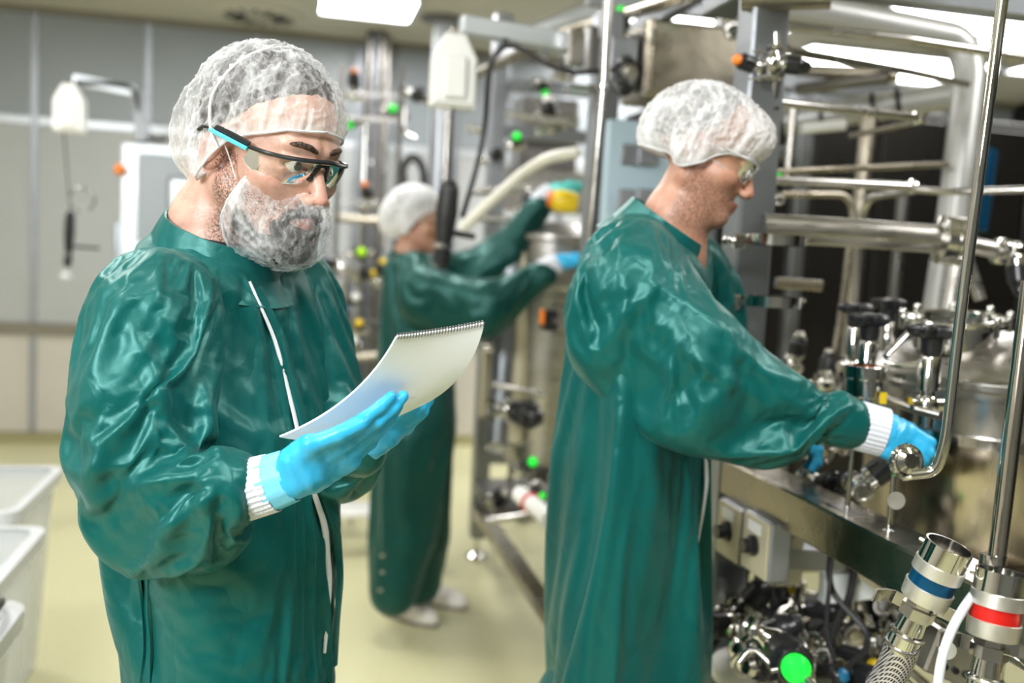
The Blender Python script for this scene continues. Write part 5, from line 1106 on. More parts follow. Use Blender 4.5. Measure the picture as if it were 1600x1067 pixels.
def glasses(root, W_, kind='sport'):
    g = None
    if kind == 'sport':
        arc = [(x, y, .0125-.006*abs(x)/.07) for x, y in ((-.074, .042), (-.067, .072), (-.048, .093), (-.022, .104), (0, .107), (.022, .104), (.048, .093), (.067, .072), (.074, .042))]
        P = spline(arc, 6); mb = MB(); up = (0, 0, 1)
        mb.tube([W_(p) for p in P], .0030, 8); g = mb.build('safety_glasses', 'black_plastic', root)
        for sx in (-1, 1):
            t = MB(); a = [(sx*.074, .044, .0085), (sx*.084, .020, .012), (sx*.090, -.012, .014), (sx*.089, -.034, .004), (sx*.084, -.046, -.012)]
            Pt = spline(a, 5)
            for i in range(len(Pt)-1):
                t.bar(W_(Pt[i]), W_(Pt[i+1]), .0035, .0085-.004*i/len(Pt), up=M_up(W_)) if False else t.tube([W_(Pt[i]), W_(Pt[i+1])], .0034, 6)
            t.tube([W_(p) for p in spline([(sx*.074, .046, .0105), (sx*.084, .022, .0150), (sx*.090, -.008, .0170)], 4)], .0028, 6)
            to = t.build('temple_arm', 'black_plastic', g)
            s = MB(); s.tube([W_(p) for p in spline([(sx*.0775, .047, .0035), (sx*.0875, .022, .0075), (sx*.0935, -.008, .0105)], 4)], [.0030]*9, 6); s.build('blue_stripe', 'frame_blue', to, 'light blue stripe on the temple arm')
            vs = []; nu, nv = 14, 8
            L_ = [p for p in P if (p[0]*sx) > .004]; L_ = L_ if sx > 0 else L_[::-1]
            idx = [int(round(j*(len(L_)-2)/nu)) for j in range(nu+1)]
            for j in range(nu+1):
                p = L_[idx[j]]; u = j/nu; hgt = .034*(1-(2*abs(u-.5))**3*.55)*(.6 if u < .08 else 1)
                for v_ in range(nv+1): q = v_/nv; vs.append(W_((p[0]*(1-.04*q), p[1]-.010*q*q, p[2]-hgt*q)))
            fs = [(j*(nv+1)+v_, j*(nv+1)+v_+1, (j+1)*(nv+1)+v_+1, (j+1)*(nv+1)+v_) for j in range(nu) for v_ in range(nv)]
            le = MB(); le.add(vs, fs, True); lo = le.build('lens', 'lens', g)
            rim = MB(); rim.tube([vs[j*(nv+1)+nv] for j in range(nu+1)], .0007, 6); rim.build('lens_rim', 'clear_plastic', lo)
        nb = MB(); nb.tube([W_((-.011, .099, -.008)), W_((-.007, .104, .006)), W_((.007, .104, .006)), W_((.011, .099, -.008))], .0026, 6)
        nb.sph(W_((-.0125, .096, -.012)), .0052, 10); nb.sph(W_((.0125, .096, -.012)), .0052, 10); nb.build('nose_pad', 'black_plastic', g)
    else:   # clear wraparound
        arc = [(x, y, .016) for x, y in ((-.076, .034), (-.068, .066), (-.048, .090), (-.022, .103), (0, .106), (.022, .103), (.048, .090), (.068, .066), (.076, .034))]
        P = spline(arc, 5); vs = []; nv = 8
        for p in P:
            hh = .040-.014*math.exp(-(p[0]/.010)**2)-.012*(abs(p[0])/.076)**4
            for v_ in range(nv+1): q = v_/nv; vs.append(W_((p[0]*(1-.05*q), p[1]-.008*q*q, p[2]-hh*q)))
        fs = [(j*(nv+1)+v_, j*(nv+1)+v_+1, (j+1)*(nv+1)+v_+1, (j+1)*(nv+1)+v_) for j in range(len(P)-1) for v_ in range(nv)]
        mb = MB(); mb.add(vs, fs, True); g = mb.build('safety_glasses', 'lens', root)
        rm = MB(); rm.tube([vs[j*(nv+1)] for j in range(len(P))], .0016, 6); rm.tube([vs[j*(nv+1)+nv] for j in range(len(P))], .0009, 6); rm.build('lens_rim', 'clear_plastic', g)
        for sx in (-1, 1):
            t = MB(); t.tube([W_(p) for p in spline([(sx*.076, .036, .010), (sx*.082, .0, .010), (sx*.082, -.03, .004)], 5)], .0028, 6); t.build('temple_arm', 'clear_plastic', g)
    return g
def beard_mesh(root, W_, c, M, k, m='hair_dark'):
    toq = lambda P: ((P-c)@M.T)/k
    def fn(P):
        q = toq(P); ax = q.copy(); ax[..., 0] = np.abs(ax[..., 0])
        d = s_chain(ax, [(.056, .018, -.062), (.046, .038, -.088), (.020, .082, -.112), (0, .088, -.115)], [.009, .014, .0160, .0162], .02)
        d = sm(d, s_cone(ax, (.0, .095, -.086), (.03, .08, -.082), .009, .011), .015)
        d = sm(d, s_cone(ax, (.004, .102, -.056), (.028, .089, -.066), .0055, .0055), .006)
        return d*k
    Vt, Q = polygonise(fn, c-.17*k, c+.17*k, .0034); n = vnormals(Vt, Q); q = toq(Vt)
    return np_mesh('beard', Vt+n*(.003*pnoise(q*np.array([60, 60, 25])))[:, None], Q, m, root)
def rot_frame(W_, ctr, fwd):
    """second local frame whose z axis is fwd (head space) and whose origin is ctr"""
    z = np.asarray(fwd, float); z /= np.linalg.norm(z); x = np.array([1., 0, 0]); y = np.cross(z, x); R = np.stack([x, y, z])
    return (lambda p: W_(np.asarray(ctr)+np.asarray(p)@R)), (lambda p: np.asarray(ctr)+np.asarray(p)@R)
def collar(root, rings, m='satin_green'):
    return band(root, 'collar', m, rings, 56, .003, .0016, 1., 7, 6)
def finish_suit(name, fn, lo, hi, h, m, root, pins, zpin, frames=20, grow=.08, inset=.022, seed=0., bend=.4, gravity=1., micro=.002, wr=.05, sub=1, pressure=0., strokes=()):
    Vt, Q = polygonise(fn, lo, hi, h); Vt = relax(Vt, Q, 3, .5); n = vnormals(Vt, Q)
    Vt = Vt+n*(micro*(pnoise(Vt*14+seed)+.6*pnoise(Vt*30+seed)))[:, None]
    o = np_mesh(name, Vt, Q, m, root); base = np.array(V(root.location))
    inner = bpy.data.meshes.new('inner'); inner.from_pydata((Vt-n*inset-base).tolist(), [], Q.tolist())
    w = np.zeros(len(Vt))
    for p, r, f in pins: w = np.maximum(w, np.clip((r-np.linalg.norm(Vt-p, axis=1))/f, 0, 1))
    w = np.maximum(w, np.clip((zpin+.04-Vt[:, 2])/.03, 0, 1))
    co = drape(o, inner, w, frames, grow, bend, gravity, pressure); bpy.data.meshes.remove(inner)
    Vt = co+base; Vt = relax(Vt, Q, 1, .2)
    if strokes:
        n = vnormals(Vt, Q); px, py, dd = proj(Vt); vis = np.clip((-(n*(Vt-CAM)/np.linalg.norm(Vt-CAM, axis=1)[:, None]).sum(1)+.15)/.35, 0, 1); E = np.zeros(len(Vt))
        for pts, wd_, am in strokes:
            d, t = seg_dist2(px, py, pts); E += am*(np.exp(-(d/wd_)**2)-.45*np.exp(-((d-wd_*1.9)/wd_)**2))*np.clip(np.minimum(t, 1-t)*4+.1, 0, 1)*vis
        Vt = Vt+n*E[:, None]
    o.data.vertices.foreach_set('co', (Vt-base).astype(np.float32).ravel()); o.data.update()
    if sub: md = o.modifiers.new('smooth', 'SUBSURF'); md.levels = md.render_levels = sub
    return o, Vt, Q

def lower_body(root, cxy, ang, ztop, w, m, shoe_d=.0):
    """trouser legs and clogs below the coverall's hem line"""
    f = np.array([cos(ang), sin(ang), 0]); sd = np.array([-sin(ang), cos(ang), 0]); c = np.array([cxy[0], cxy[1], 0])
    def legs(P):
        d = s_ell(P, c+ZUP*(ztop-.02), (w*.86, w*.86, .16))
        for k in (-1, 1): d = sm(d, s_chain(P, [c+sd*k*w*.42+ZUP*(ztop-.05), c+sd*k*w*.48+f*.02+ZUP*.42, c+sd*k*w*.5+ZUP*.09], [.115, .100, .088], .03), .04)
        return smx(d, .045-P[..., 2], .01)
    Vt, Q = polygonise(legs, c-np.array([.36, .36, -.02]), c+np.array([.36, .36, ztop+.16]), .016); n = vnormals(Vt, Q)
    np_mesh('trouser_legs', Vt+n*(.006*pnoise(Vt*np.array([14, 14, 6])))[:, None], Q, m, root)
    for k in (-1, 1):
        b = c+sd*k*w*.5+f*.04; I3 = np.stack([np.cross(f, ZUP), f, ZUP])
        def clog(P):
            q = (P-b)@I3.T; d = s_ell(q, (0, .035, .030), (.048, .105, .048)); d = sm(d, s_ell(q, (0, -.08, .035), (.038, .062, .045)), .03); return smx(d, -q[..., 2], .01)
        Vt, Q = polygonise(clog, b-.19, b+.19, .008); np_mesh('clog', Vt, Q, 'shoe', root)
# ------------------------------------------------ the man with the notepad
c1 = aD(422, 232, 1.33); M1 = head_axes(34, 17, 0); b1 = aD(365, 800, 1.36)
man1 = thing('person', (b1[0], b1[1], 0), 'person in green coverall, hairnet and beard net reading a notepad', 'person')
nk = [(aD(372, 285, 1.36), .060), (aD(338, 352, 1.37), .062), (aD(345, 420, 1.38), .075), (aD(350, 470, 1.38), .08)]
hd, W1 = make_head(man1, c1, M1, 1.05, nk, (.58, .36, .28), .8, .003)
hairhem = lambda a: np.interp(np.abs((a+pi) % (2*pi)-pi), [0, .5, 1.0, 1.35, 1.7, 2.2, pi], [.62, .55, .3, -.1, -.35, -.75, -.85])
make_hair(man1, W1, hairhem)
beard_mesh(man1, W1, c1, M1, 1.05)
def net1(q):
    d = s_ell(q, (0, -.018, .038), (.087, .112, .094))
    d = sm(d, s_ell(q, (0, -.088, -.010), (.075, .066, .078)), .03)
    ax = q.copy(); ax[..., 0] = np.abs(ax[..., 0]); return sm(d, s_ell(ax, (.074, -.022, -.018), (.015, .038, .045)), .02)
hemf = lambda a: np.interp(np.abs((a+pi) % (2*pi)-pi), [0, .5, 1.0, 1.3, 1.6, 1.9, 2.3, 2.7, pi], [.17, .10, -.12, -.30, -.62, -.86, -.90, -.84, -.8])
make_net(man1, W1, net1, hemf, amp=.0055, seed=2., base=.03)
MB().tube([W1(p) for p in spline([(-.02, -.004, .133), (.03, -.004, .126), (.068, -.012, .100), (.092, -.018, .055), (.094, -.008, .015), (.088, .008, -.008)], 6)], .0020, 6).build('elastic_band', 'net_hem', man1)
Wb, Lb = rot_frame(W1, (0, .035, -.070), (0, .80, -.60))
def bnet(p):
    q = Lb(p); ax = q.copy(); ax[..., 0] = np.abs(ax[..., 0])
    d = s_ell(q, (0, .060, -.094), (.061, .060, .050)); return sm(sm(d, s_ell(ax, (.040, .035, -.070), (.036, .040, .062)), .02), s_ell(q, (0, .095, -.062), (.034, .03, .03)), .02)
_o, Pb = make_net(man1, Wb, bnet, lambda a: -.10+.28*np.cos(a)-.05*np.cos(2*a), name='beard_net', m='net_thin', amp=.0035, seed=7., ctr=(0, 0, 0), nA=180, nE=60, base=.0)
for sx in (1, -1):
    MB().tube([W1(p) for p in spline([(sx*.070, .030, -.038), (sx*.078, .012, -.008), (sx*.086, -.004, .012), (sx*.088, -.022, .018), (sx*.083, -.036, -.01)], 5)], .0010, 6).build('ear_loop', 'net_hem', man1)
glasses(man1, W1, 'sport')
fc1 = heading(30); ang1 = atan2(fc1[1], fc1[0])
def sec(px, py, d, a, b, ang): p = aD(px, py, d); return (p[2], p[0], p[1], a, b, ang)
T1 = [sec(350, 402, 1.38, .080, .07, ang1), sec(340, 415, 1.38, .150, .095, ang1), sec(340, 470, 1.38, .200, .120, ang1), sec(352, 560, 1.37, .200, .130, ang1), sec(366, 680, 1.36, .190, .136, ang1),
      sec(378, 800, 1.36, .180, .130, ang1), sec(388, 950, 1.36, .160, .120, ang1), sec(388, 1067, 1.36, .160, .120, ang1), sec(386, 1300, 1.36, .160, .12, ang1)]
ew1 = (aD(392, 762, 1.145), aD(560, 698, 1.31))
def suit1(P):
    d = s_stack(P, T1)
    d = sm(d, s_cone(P, aD(300, 458, 1.31), aD(240, 505, 1.25), .062, .062), .04); return sm(d, s_cone(P, aD(410, 440, 1.45), aD(455, 490, 1.49), .068, .064), .04)
A1 = [aD(284, 464, 1.30), aD(228, 500, 1.215), aD(205, 620, 1.19), aD(205, 735, 1.185)]; F1 = [A1[-1], aD(285, 770, 1.150), aD(343, 766, 1.143), aD(362, 763, 1.141)]
def sleeve1(P): return sm(s_chain(P, A1, [.066, .087, .090, .078], .03), s_chain(P, F1, [.077, .068, .054, .036], .02), .012)
A1b = [aD(410, 440, 1.46), aD(466, 485, 1.50), aD(520, 640, 1.50)]; F1b = [A1b[-1], aD(545, 690, 1.38), ew1[1]]
def sleeve1b(P): return sm(s_chain(P, A1b, [.072, .085, .078], .03), s_chain(P, F1b, [.075, .06, .042], .02), .02)
suit, sV, sQ = finish_suit('coverall', suit1, (-.62, .85, .62), (.18, 1.9, 1.75), .0092, 'satin_green', man1,
    [(aD(350, 400, 1.375), .13, .04), (aD(250, 500, 1.25), .07, .02)], .62, frames=18, grow=.10, inset=.034, gravity=.6,
    strokes=[([(455, 560), (475, 620), (500, 690)], 11, .003), ([(500, 470), (515, 560), (520, 640)], 12, .004), ([(300, 560), (330, 640), (420, 700)], 14, .005)])
st1 = [([(335, 742), (290, 700), (240, 660)], 13, .008), ([(338, 752), (280, 745), (205, 760)], 12, .009), ([(340, 762), (300, 800), (250, 835)], 13, .008), ([(345, 735), (330, 670), (310, 590)], 12, .007),
       ([(300, 720), (270, 700), (250, 620), (235, 540)], 13, .005), ([(352, 745), (370, 790), (372, 830)], 11, .006), ([(320, 755), (322, 800), (310, 845)], 11, .006), ([(140, 700), (150, 780), (200, 840)], 16, .005), ([(180, 470), (220, 540), (240, 600)], 14, .004)]
slv, lV, lQ = finish_suit('sleeve', sleeve1, (-.78, .7, .95), (.08, 1.6, 1.72), .0074, 'satin_green', man1,
    [(A1[0], .12, .05), (aD(358, 763, 1.141), .060, .02)], -1, frames=16, grow=.13, inset=.034, gravity=.45, seed=3., strokes=st1)
slb, lbV, lbQ = finish_suit('sleeve', sleeve1b, (-.35, 1.0, .95), (.15, 1.8, 1.72), .0092, 'satin_green', man1,
    [(A1b[0], .12, .05), (ew1[1], .06, .02)], -1, frames=14, grow=.11, inset=.034, gravity=.5, seed=5.)
fr = heading(34); up_ = -FWD*.0+ZUP
cax = ZUP*.93+fr*.34
collar(man1, [(aD(342, 425, 1.372), cax, .112, .125, fr), (aD(344, 396, 1.368), cax, .092, .102, fr), (aD(351, 358, 1.362), cax, .082, .086, fr)])
MB().lathe(aD(346, 392, 1.367), aD(352, 352, 1.361), [(0, .074), (.012, .071), (.020, .067)], 30).build('undershirt', 'black_cloth', man1)
strip_on(sV, sQ, [(390, 440), (430, 530), (458, 640), (480, 740), (508, 820), (515, 900), (512, 960), (507, 1020)], .012, 'zip', 'zip_white', man1, wide=[.003, .005, .006, .007, .011, .013, .009, .004])
# knit cuffs, glove cuffs, gloves
hy = sv(.86, .50, -.05); HM = hand_axes(hy, sv(.12, -.72, .68)); wr = aD(455, 750, 1.128)
ribbed_cuff(man1, aD(376, 768, 1.143), aD(426, 754, 1.135), .0365, .0345)
ribbed_cuff(man1, aD(418, 756, 1.137), aD(456, 742, 1.129), .0340, .0315, 'glove_cuff', 'glove_cuff', 10, .85)
make_glove(man1, wr, HM, [(4, 8, 8, 2), (5, 12, 10, 0), (8, 16, 12, -1), (12, 20, 16, -3)], [(-.030, .018, -.004), (-.044, .052, .004), (-.040, .092, .010), (-.034, .122, .008)], 1, .87)
wl = aD(578, 690, 1.27); HL = hand_axes(sv(.78, .62, .05), sv(.3, -.8, .35))
ribbed_cuff(man1, aD(550, 702, 1.325), aD(572, 693, 1.29), .034, .032)
make_glove(man1, wl, HL, [(35, 35, 20), (38, 38, 22), (40, 40, 25), (45, 42, 28)], [(-.030, .018, -.004), (-.048, .048, -.004), (-.050, .080, -.010), (-.044, .104, -.014)], -1, .86)
# notepad
def notepad():
    A, B, C_, D = (437, 683, 1.185), (620, 526, 1.10), (757, 505, 1.16), (612, 650, 1.215)
    nt = thing('notepad', aD(600, 590, 1.15), 'white spiral notepad held open by the nearest person in green', 'notepad')
    nu, nv = 24, 14
    def S(u, v, off=0):    # u along the length A->B / D->C, v from the near edge AB to the far edge DC
        def edge(p, q, b):
            x = p[0]+(q[0]-p[0])*u+b[0]*4*u*(1-u); y = p[1]+(q[1]-p[1])*u+b[1]*4*u*(1-u); return np.array([x, y, p[2]+(q[2]-p[2])*u])
        e0 = edge(A, B, (18, 14)); e1 = edge(D, C_, (24, 22)); m_ = e0*(1-v)+e1*v; m_[1] += 16*4*v*(1-v)*(1-u)+2*4*v*(1-v); m_[2] -= off
        return aD(*m_)
    for i, (nm, off, mt, sh) in enumerate((('page_block', .0035, 'paper', 0), ('top_page', 0., 'paper', .0))):
        th = .003 if i == 0 else .0003; vs = [S(u/nu, v/nv, off*-1+0) for u in range(nu+1) for v in range(nv+1)]
        nn = np.cross(vs[-1]-vs[0], vs[nv]-vs[0]); nn /= np.linalg.norm(nn); nn = nn if nn@(CAM-vs[0]) > 0 else -nn
        vs2 = [p-nn*th for p in vs]; k = nv+1; M_ = len(vs)
        fs = [(u*k+v, u*k+v+1, (u+1)*k+v+1, (u+1)*k+v) for u in range(nu) for v in range(nv)]; fs2 = [tuple(q+M_ for q in f[::-1]) for f in fs]
        ed = [(u*k, (u+1)*k) for u in range(nu)]+[(u*k+nv, (u+1)*k+nv) for u in range(nu)]+[(v, v+1) for v in range(nv)]+[(nu*k+v, nu*k+v+1) for v in range(nv)]
        mb = MB(); mb.add(vs+vs2, fs+fs2, True); mb.add(vs+vs2, [(a, b, b+M_, a+M_) for a, b in ed]); mb.build(nm, mt, nt)
    nn = np.cross(S(1, 0)-S(0, 0), S(0, 1)-S(0, 0)); nn /= np.linalg.norm(nn); nn = nn if nn@(CAM-S(0, 0)) > 0 else -nn
    for i in range(30):
        p = S(.985, (i+.5)/30); q = S(1.0, (i+.5)/30); ax = (S(1, (i+1)/30)-S(1, i/30)); MB().torus(p*.3+q*.7-nn*.0015, ax, .0034, .0006, 10, 4).build('wire_loop', 'steel_dark', nt)
    mb = MB()
    for (u0, v0, l) in ((.28, .35, .22), (.33, .35, .3), (.38, .35, .18), (.48, .3, .35), (.53, .3, .2), (.20, .4, .16)):
        pts = []; r = random.Random(int(u0*100))
        for j in range(26): t = j/25; pts.append(S(u0+.008*r.uniform(-1, 1), v0+l*t)+nn*.0006)
        mb.tube(pts, .00022, 4)
    mb.build('handwriting', 'pencil', nt)
mat('pencil', (.35, .38, .45), .6)
notepad()

strip_on(sV, sQ, [(214, 885), (212, 950), (216, 1010), (214, 1066)], .022, 'side_placket', 'satin_green', man1, lift=.003)
strip_on(sV, sQ, [(232, 880), (231, 950), (236, 1010), (234, 1066)], .004, 'seam', 'satin_green', man1, lift=.002)

strip_on(sV, sQ, [(402, 450), (440, 530), (468, 640), (492, 740), (524, 820), (531, 900), (526, 960), (520, 1040)], .016, 'zip_flap', 'satin_green', man1, lift=.004, wide=[.010, .014, .016, .018, .018, .018, .018, .016])

lower_body(man1, T1[-2][1:3], ang1, .74, .19, 'satin_green')
# ------------------------------------------------ the man reaching to the vessel
c2 = aD(1100, 238, 1.70); M2 = head_axes(12, 23, 0); b2 = aD(985, 800, 1.74)
man2 = thing('person', (b2[0], b2[1], 0), 'smiling person in green coverall reaching a blue glove to the vessel', 'person')
nk2 = [(aD(1082, 290, 1.705), .053), (aD(1056, 342, 1.71), .056), (aD(1035, 400, 1.73), .075), (aD(1020, 450, 1.74), .08)]
hd2, W2 = make_head(man2, c2, M2, .93, nk2, (.47, .25, .17), .65, .0034)
def net2(q):
    d = s_ell(q, (0, -.012, .036), (.087, .110, .090))
    d = sm(d, s_ell(q, (0, -.080, .005), (.072, .054, .066)), .03); d = sm(d, s_ell(q, (0, .058, .060), (.06, .052, .042)), .03)
    ax = q.copy(); ax[..., 0] = np.abs(ax[..., 0]); return sm(d, s_ell(ax, (.076, -.018, -.012), (.022, .036, .038)), .02)
hemf2 = lambda a: np.interp(np.abs((a+pi) % (2*pi)-pi), [0, .4, .9, 1.3, 1.7, 2.1, 2.6, pi], [-.08, -.08, -.22, -.52, -.74, -.74, -.60, -.55])
make_hair(man2, W2, lambda a: np.interp(np.abs((a+pi) % (2*pi)-pi), [0, .5, 1.0, 1.35, 1.7, 2.2, pi], [1.2, 1.1, .9, .1, -.25, -.65, -.75]), .985, 'hair_brown')
make_net(man2, W2, net2, hemf2, amp=.006, seed=21., base=.34, m='net_thick')
glasses(man2, W2, 'clear')
fc2 = heading(16); ang2 = atan2(fc2[1], fc2[0])
T2 = [sec(1032, 382, 1.73, .08, .065, ang2), sec(1010, 396, 1.74, .145, .10, ang2), sec(1000, 450, 1.75, .19, .130, ang2), sec(994, 550, 1.75, .20, .140, ang2), sec(990, 680, 1.74, .19, .143, ang2),
      sec(982, 800, 1.74, .19, .140, ang2), sec(970, 950, 1.74, .18, .130, ang2), sec(964, 1067, 1.74, .17, .122, ang2), sec(958, 1300, 1.74, .16, .11, ang2)]
wr2 = aD(1322, 660, 1.56)
def suit2(P):
    d = s_stack(P, T2); d = sm(d, s_cone(P, aD(990, 410, 1.67), aD(988, 445, 1.60), .080, .070), .04); return sm(d, s_cone(P, aD(1075, 418, 1.83), aD(1092, 465, 1.88), .072, .068), .04)
A2 = [aD(990, 405, 1.67), aD(985, 448, 1.575), aD(1095, 542, 1.53), aD(1205, 612, 1.54), wr2]
def sleeve2(P): return s_chain(P, A2, [.080, .100, .088, .066, .044], .03)
A2b = [aD(1075, 415, 1.84), aD(1098, 472, 1.90), aD(1110, 600, 1.92)]
def sleeve2b(P): return sm(s_chain(P, A2b, [.072, .080, .075], .03), s_chain(P, [A2b[-1], aD(1150, 660, 1.86)], [.07, .045], .02), .02)
suit2_, s2V, s2Q = finish_suit('coverall', suit2, (.0, 1.2, .50), (.85, 2.2, 1.85), .0105, 'satin_green', man2,
    [(aD(1030, 392, 1.735), .13, .04), (aD(988, 445, 1.60), .08, .02)], .50, frames=16, grow=.10, seed=4., inset=.032, gravity=.6)
st2 = [([(1010, 440), (1080, 480), (1150, 530)], 11, .005), ([(1060, 540), (1130, 590), (1210, 640)], 12, .005), ([(1130, 530), (1190, 580), (1250, 600)], 10, .004), ([(1190, 590), (1250, 640), (1300, 660)], 10, .004), ([(960, 470), (1000, 540), (1060, 590)], 12, .004)]
slv2, l2V, l2Q = finish_suit('sleeve', sleeve2, (.1, 1.2, .95), (.98, 1.9, 1.80), .0080, 'satin_green', man2,
    [(A2[0], .12, .05), (aD(1318, 659, 1.56), .062, .02)], -1, frames=16, grow=.16, seed=6., inset=.032, gravity=.45, strokes=st2)
slv2b, _a1, _a2 = finish_suit('sleeve', sleeve2b, (.1, 1.5, .95), (.98, 2.2, 1.80), .0105, 'satin_green', man2,
    [(A2b[0], .12, .05), (aD(1150, 660, 1.86), .06, .02)], -1, frames=12, grow=.10, seed=7., inset=.032, gravity=.5)
f2h = heading(16); cx2 = ZUP*.84+f2h*.54
collar(man2, [(aD(1020, 412, 1.735), cx2, .115, .125, f2h), (aD(1028, 385, 1.730), cx2, .090, .100, f2h), (aD(1046, 346, 1.716), cx2, .076, .080, f2h)])
MB().lathe(aD(1036, 376, 1.724), aD(1050, 342, 1.712), [(0, .068), (.014, .064), (.022, .060)], 30).build('undershirt', 'black_cloth', man2)
strip_on(s2V, s2Q, [(1100, 690), (1103, 720), (1104, 755), (1098, 800), (1088, 858)], .009, 'zip', 'zip_white', man2, wide=[.004, .008, .009, .008, .004])
ribbed_cuff(man2, aD(1338, 664, 1.56), aD(1382, 676, 1.555), .040, .039, up=sv(.1, 1, 0))
g2 = aD(1372, 672, 1.556)
ribbed_cuff(man2, aD(1362, 670, 1.558), aD(1392, 680, 1.553), .036, .034, 'glove_cuff', 'glove', 10, .85)
make_glove(man2, aD(1376, 676, 1.555), hand_axes(sv(.86, -.48, .1), sv(.12, .3, .95)), [(62, 70, 40), (66, 74, 45), (70, 76, 45), (72, 78, 48)], [(-.028, .018, -.006), (-.040, .050, -.016), (-.030, .078, -.026), (-.012, .096, -.030)], 1, .88)
ribbed_cuff(man2, aD(1140, 656, 1.865), aD(1178, 664, 1.855), .040, .037)
make_glove(man2, aD(1186, 668, 1.852), hand_axes(sv(.9, -.1, .1), sv(.1, .9, .1)), [(40, 45, 30), (42, 45, 30), (45, 45, 30), (48, 48, 30)], [(-.030, .018, -.004), (-.044, .052, -.010), (-.040, .084, -.020), (-.03, .104, -.030)], -1, .9, .003)

lower_body(man2, T2[-2][1:3], ang2, .66, .19, 'satin_green')
# ------------------------------------------------ the person working at the far vessel
c3 = aD(652, 346, 3.74); M3 = head_axes(6, 4, 0); b3 = aZ(650, 965, 0)
D3 = 3.76; mat('glove_teal', (.10, .55, .50), .4); mat('sole', (.22, .20, .17), .7)
man3 = thing('person', (b3[0], b3[1], 0), 'person in dark green coverall and white clogs with arms raised to far vessel', 'person')
nk3 = [(aD(645, 375, 3.74), .052), (aD(638, 398, 3.75), .055), (aD(640, 425, 3.76), .07)]
hd3, W3 = make_head(man3, c3, M3, .98, nk3, (.50, .27, .18), 0., .0055)
def net3(q):
    d = s_ell(q, (0, -.016, .046), (.092, .112, .100)); d = sm(d, s_ell(q, (0, -.085, .0), (.08, .07, .085)), .03)
    ax = q.copy(); ax[..., 0] = np.abs(ax[..., 0]); return sm(d, s_ell(ax, (.076, -.022, -.018), (.022, .040, .045)), .02)
make_hair(man3, W3, hairhem)
make_net(man3, W3, net3, lambda a: np.interp(np.abs((a+pi) % (2*pi)-pi), [0, .5, 1.0, 1.3, 1.6, 1.9, 2.3, 2.7, pi], [.25, .2, -.0, -.30, -.66, -.90, -.95, -.9, -.85]), amp=.007, seed=40., base=.5, m='net_thick', nA=120, nE=40)
glasses(man3, W3, 'clear')
ang3 = atan2(heading(4)[1], heading(4)[0])
T3 = [sec(640, 398, D3, .08, .07, ang3), sec(640, 412, D3, .14, .10, ang3), sec(648, 450, D3, .185, .115, ang3), sec(655, 520, D3, .19, .135, ang3), sec(655, 600, D3, .19, .155, ang3), sec(655, 680, D3, .20, .17, ang3)]
def suit3(P):
    d = s_stack(P, T3)
    d = sm(d, s_chain(P, [aD(645, 670, D3-.09), aD(632, 800, D3-.07), aD(628, 888, D3-.10)], [.135, .115, .088], .03), .03)
    d = sm(d, s_chain(P, [aD(672, 670, D3+.1), aD(672, 800, D3+.1), aD(666, 875, D3+.1)], [.13, .105, .085], .03), .03)
    arm = s_chain(P, [aD(650, 425, D3-.12), aD(660, 448, D3-.19), aD(755, 470, D3-.24), aD(852, 428, D3-.2)], [.092, .100, .096, .052], .03)
    arb = s_chain(P, [aD(690, 420, D3+.13), aD(730, 418, D3+.19), aD(785, 390, D3+.2), aD(842, 325, D3+.1)], [.085, .092, .095, .055], .03)
    return sm(sm(d, arm, .02), arb, .02)
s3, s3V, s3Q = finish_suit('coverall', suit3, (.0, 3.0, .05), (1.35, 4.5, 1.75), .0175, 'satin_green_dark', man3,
    [(aD(850, 428, D3-.2), .07, .02), (aD(842, 325, D3+.1), .07, .02), (aD(640, 412, D3), .14, .04)], .06, frames=16, grow=.07, seed=8., inset=.035, gravity=.5)
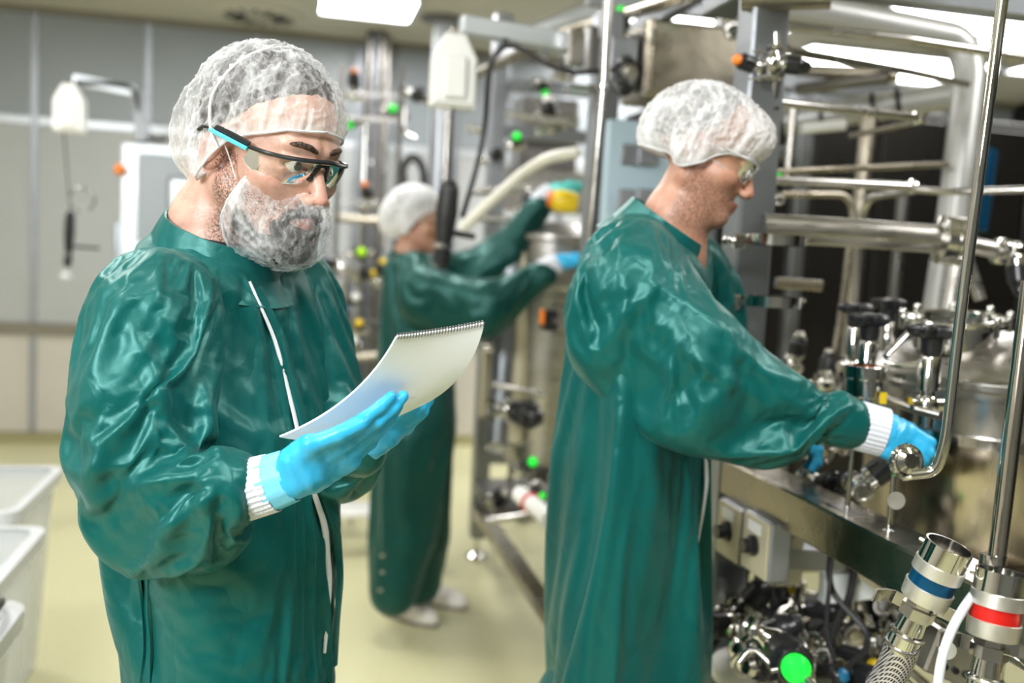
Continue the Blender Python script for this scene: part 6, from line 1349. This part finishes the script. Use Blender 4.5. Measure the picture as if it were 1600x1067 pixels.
f3h = heading(6); cx3 = ZUP*.9+f3h*.4
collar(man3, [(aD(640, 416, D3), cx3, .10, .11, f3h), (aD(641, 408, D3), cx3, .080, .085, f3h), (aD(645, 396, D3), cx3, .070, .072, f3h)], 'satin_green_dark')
for (a, b, side, z_, f_) in (((846, 424, D3-.2), (872, 410, D3-.2), 1, sv(.3, .8, .5), sv(.9, .15, -.1)), ((838, 318, D3+.1), (862, 298, D3+.1), -1, sv(-.2, .9, .3), sv(.85, .3, 0))):
    ribbed_cuff(man3, aD(*a), aD(*b), .042, .037, ribs=14)
    make_glove(man3, aD(*b), hand_axes(f_, z_), [(25, 30, 20), (28, 30, 20), (30, 35, 20), (35, 35, 25)], [(-.030, .018, -.004), (-.048, .048, -.014), (-.045, .080, -.022), (-.038, .100, -.028)], side, .95, .004, m='glove_teal' if side < 0 else 'glove')
for i, (px, py) in enumerate(((640, 968), (684, 944))):    # clogs
    b = aZ(px, py, 0); f = _r0*.88-FF*(.50 if i == 0 else .35); f /= np.linalg.norm(f); s_ = np.cross(f, ZUP)
    I3 = np.stack([s_, f, ZUP])
    def clog(P):
        q = (P-b)@I3.T; d = s_ell(q, (0, .035, .030), (.048, .105, .048)); d = sm(d, s_ell(q, (0, -.08, .035), (.038, .062, .045)), .03)
        return smx(smx(d, -q[..., 2]+.012, .01), -s_ell(q, (0, -.085, .085), (.028, .065, .045)), .006)
    Vt, Q = polygonise(clog, b-.19, b+.19, .006); cl = np_mesh('clog', Vt, Q, 'shoe', man3)
    def sole(P):
        q = (P-b)@I3.T; d = s_ell(q, (0, .03, .0), (.048, .11, .05)); d = sm(d, s_ell(q, (0, -.08, .0), (.038, .062, .05)), .03); return np.maximum(np.maximum(d, q[..., 2]-.014), -q[..., 2])
    Vt, Q = polygonise(sole, b-.19, b+.19, .006); np_mesh('sole', Vt, Q, 'sole', cl)
for k, (px, py) in enumerate(((597, 868), (597, 894), (594, 922))):
    ok = strip_on(s3V, s3Q, [(px-3, py), (px+4, py)], .012, 'press_stud', 'steel', man3)
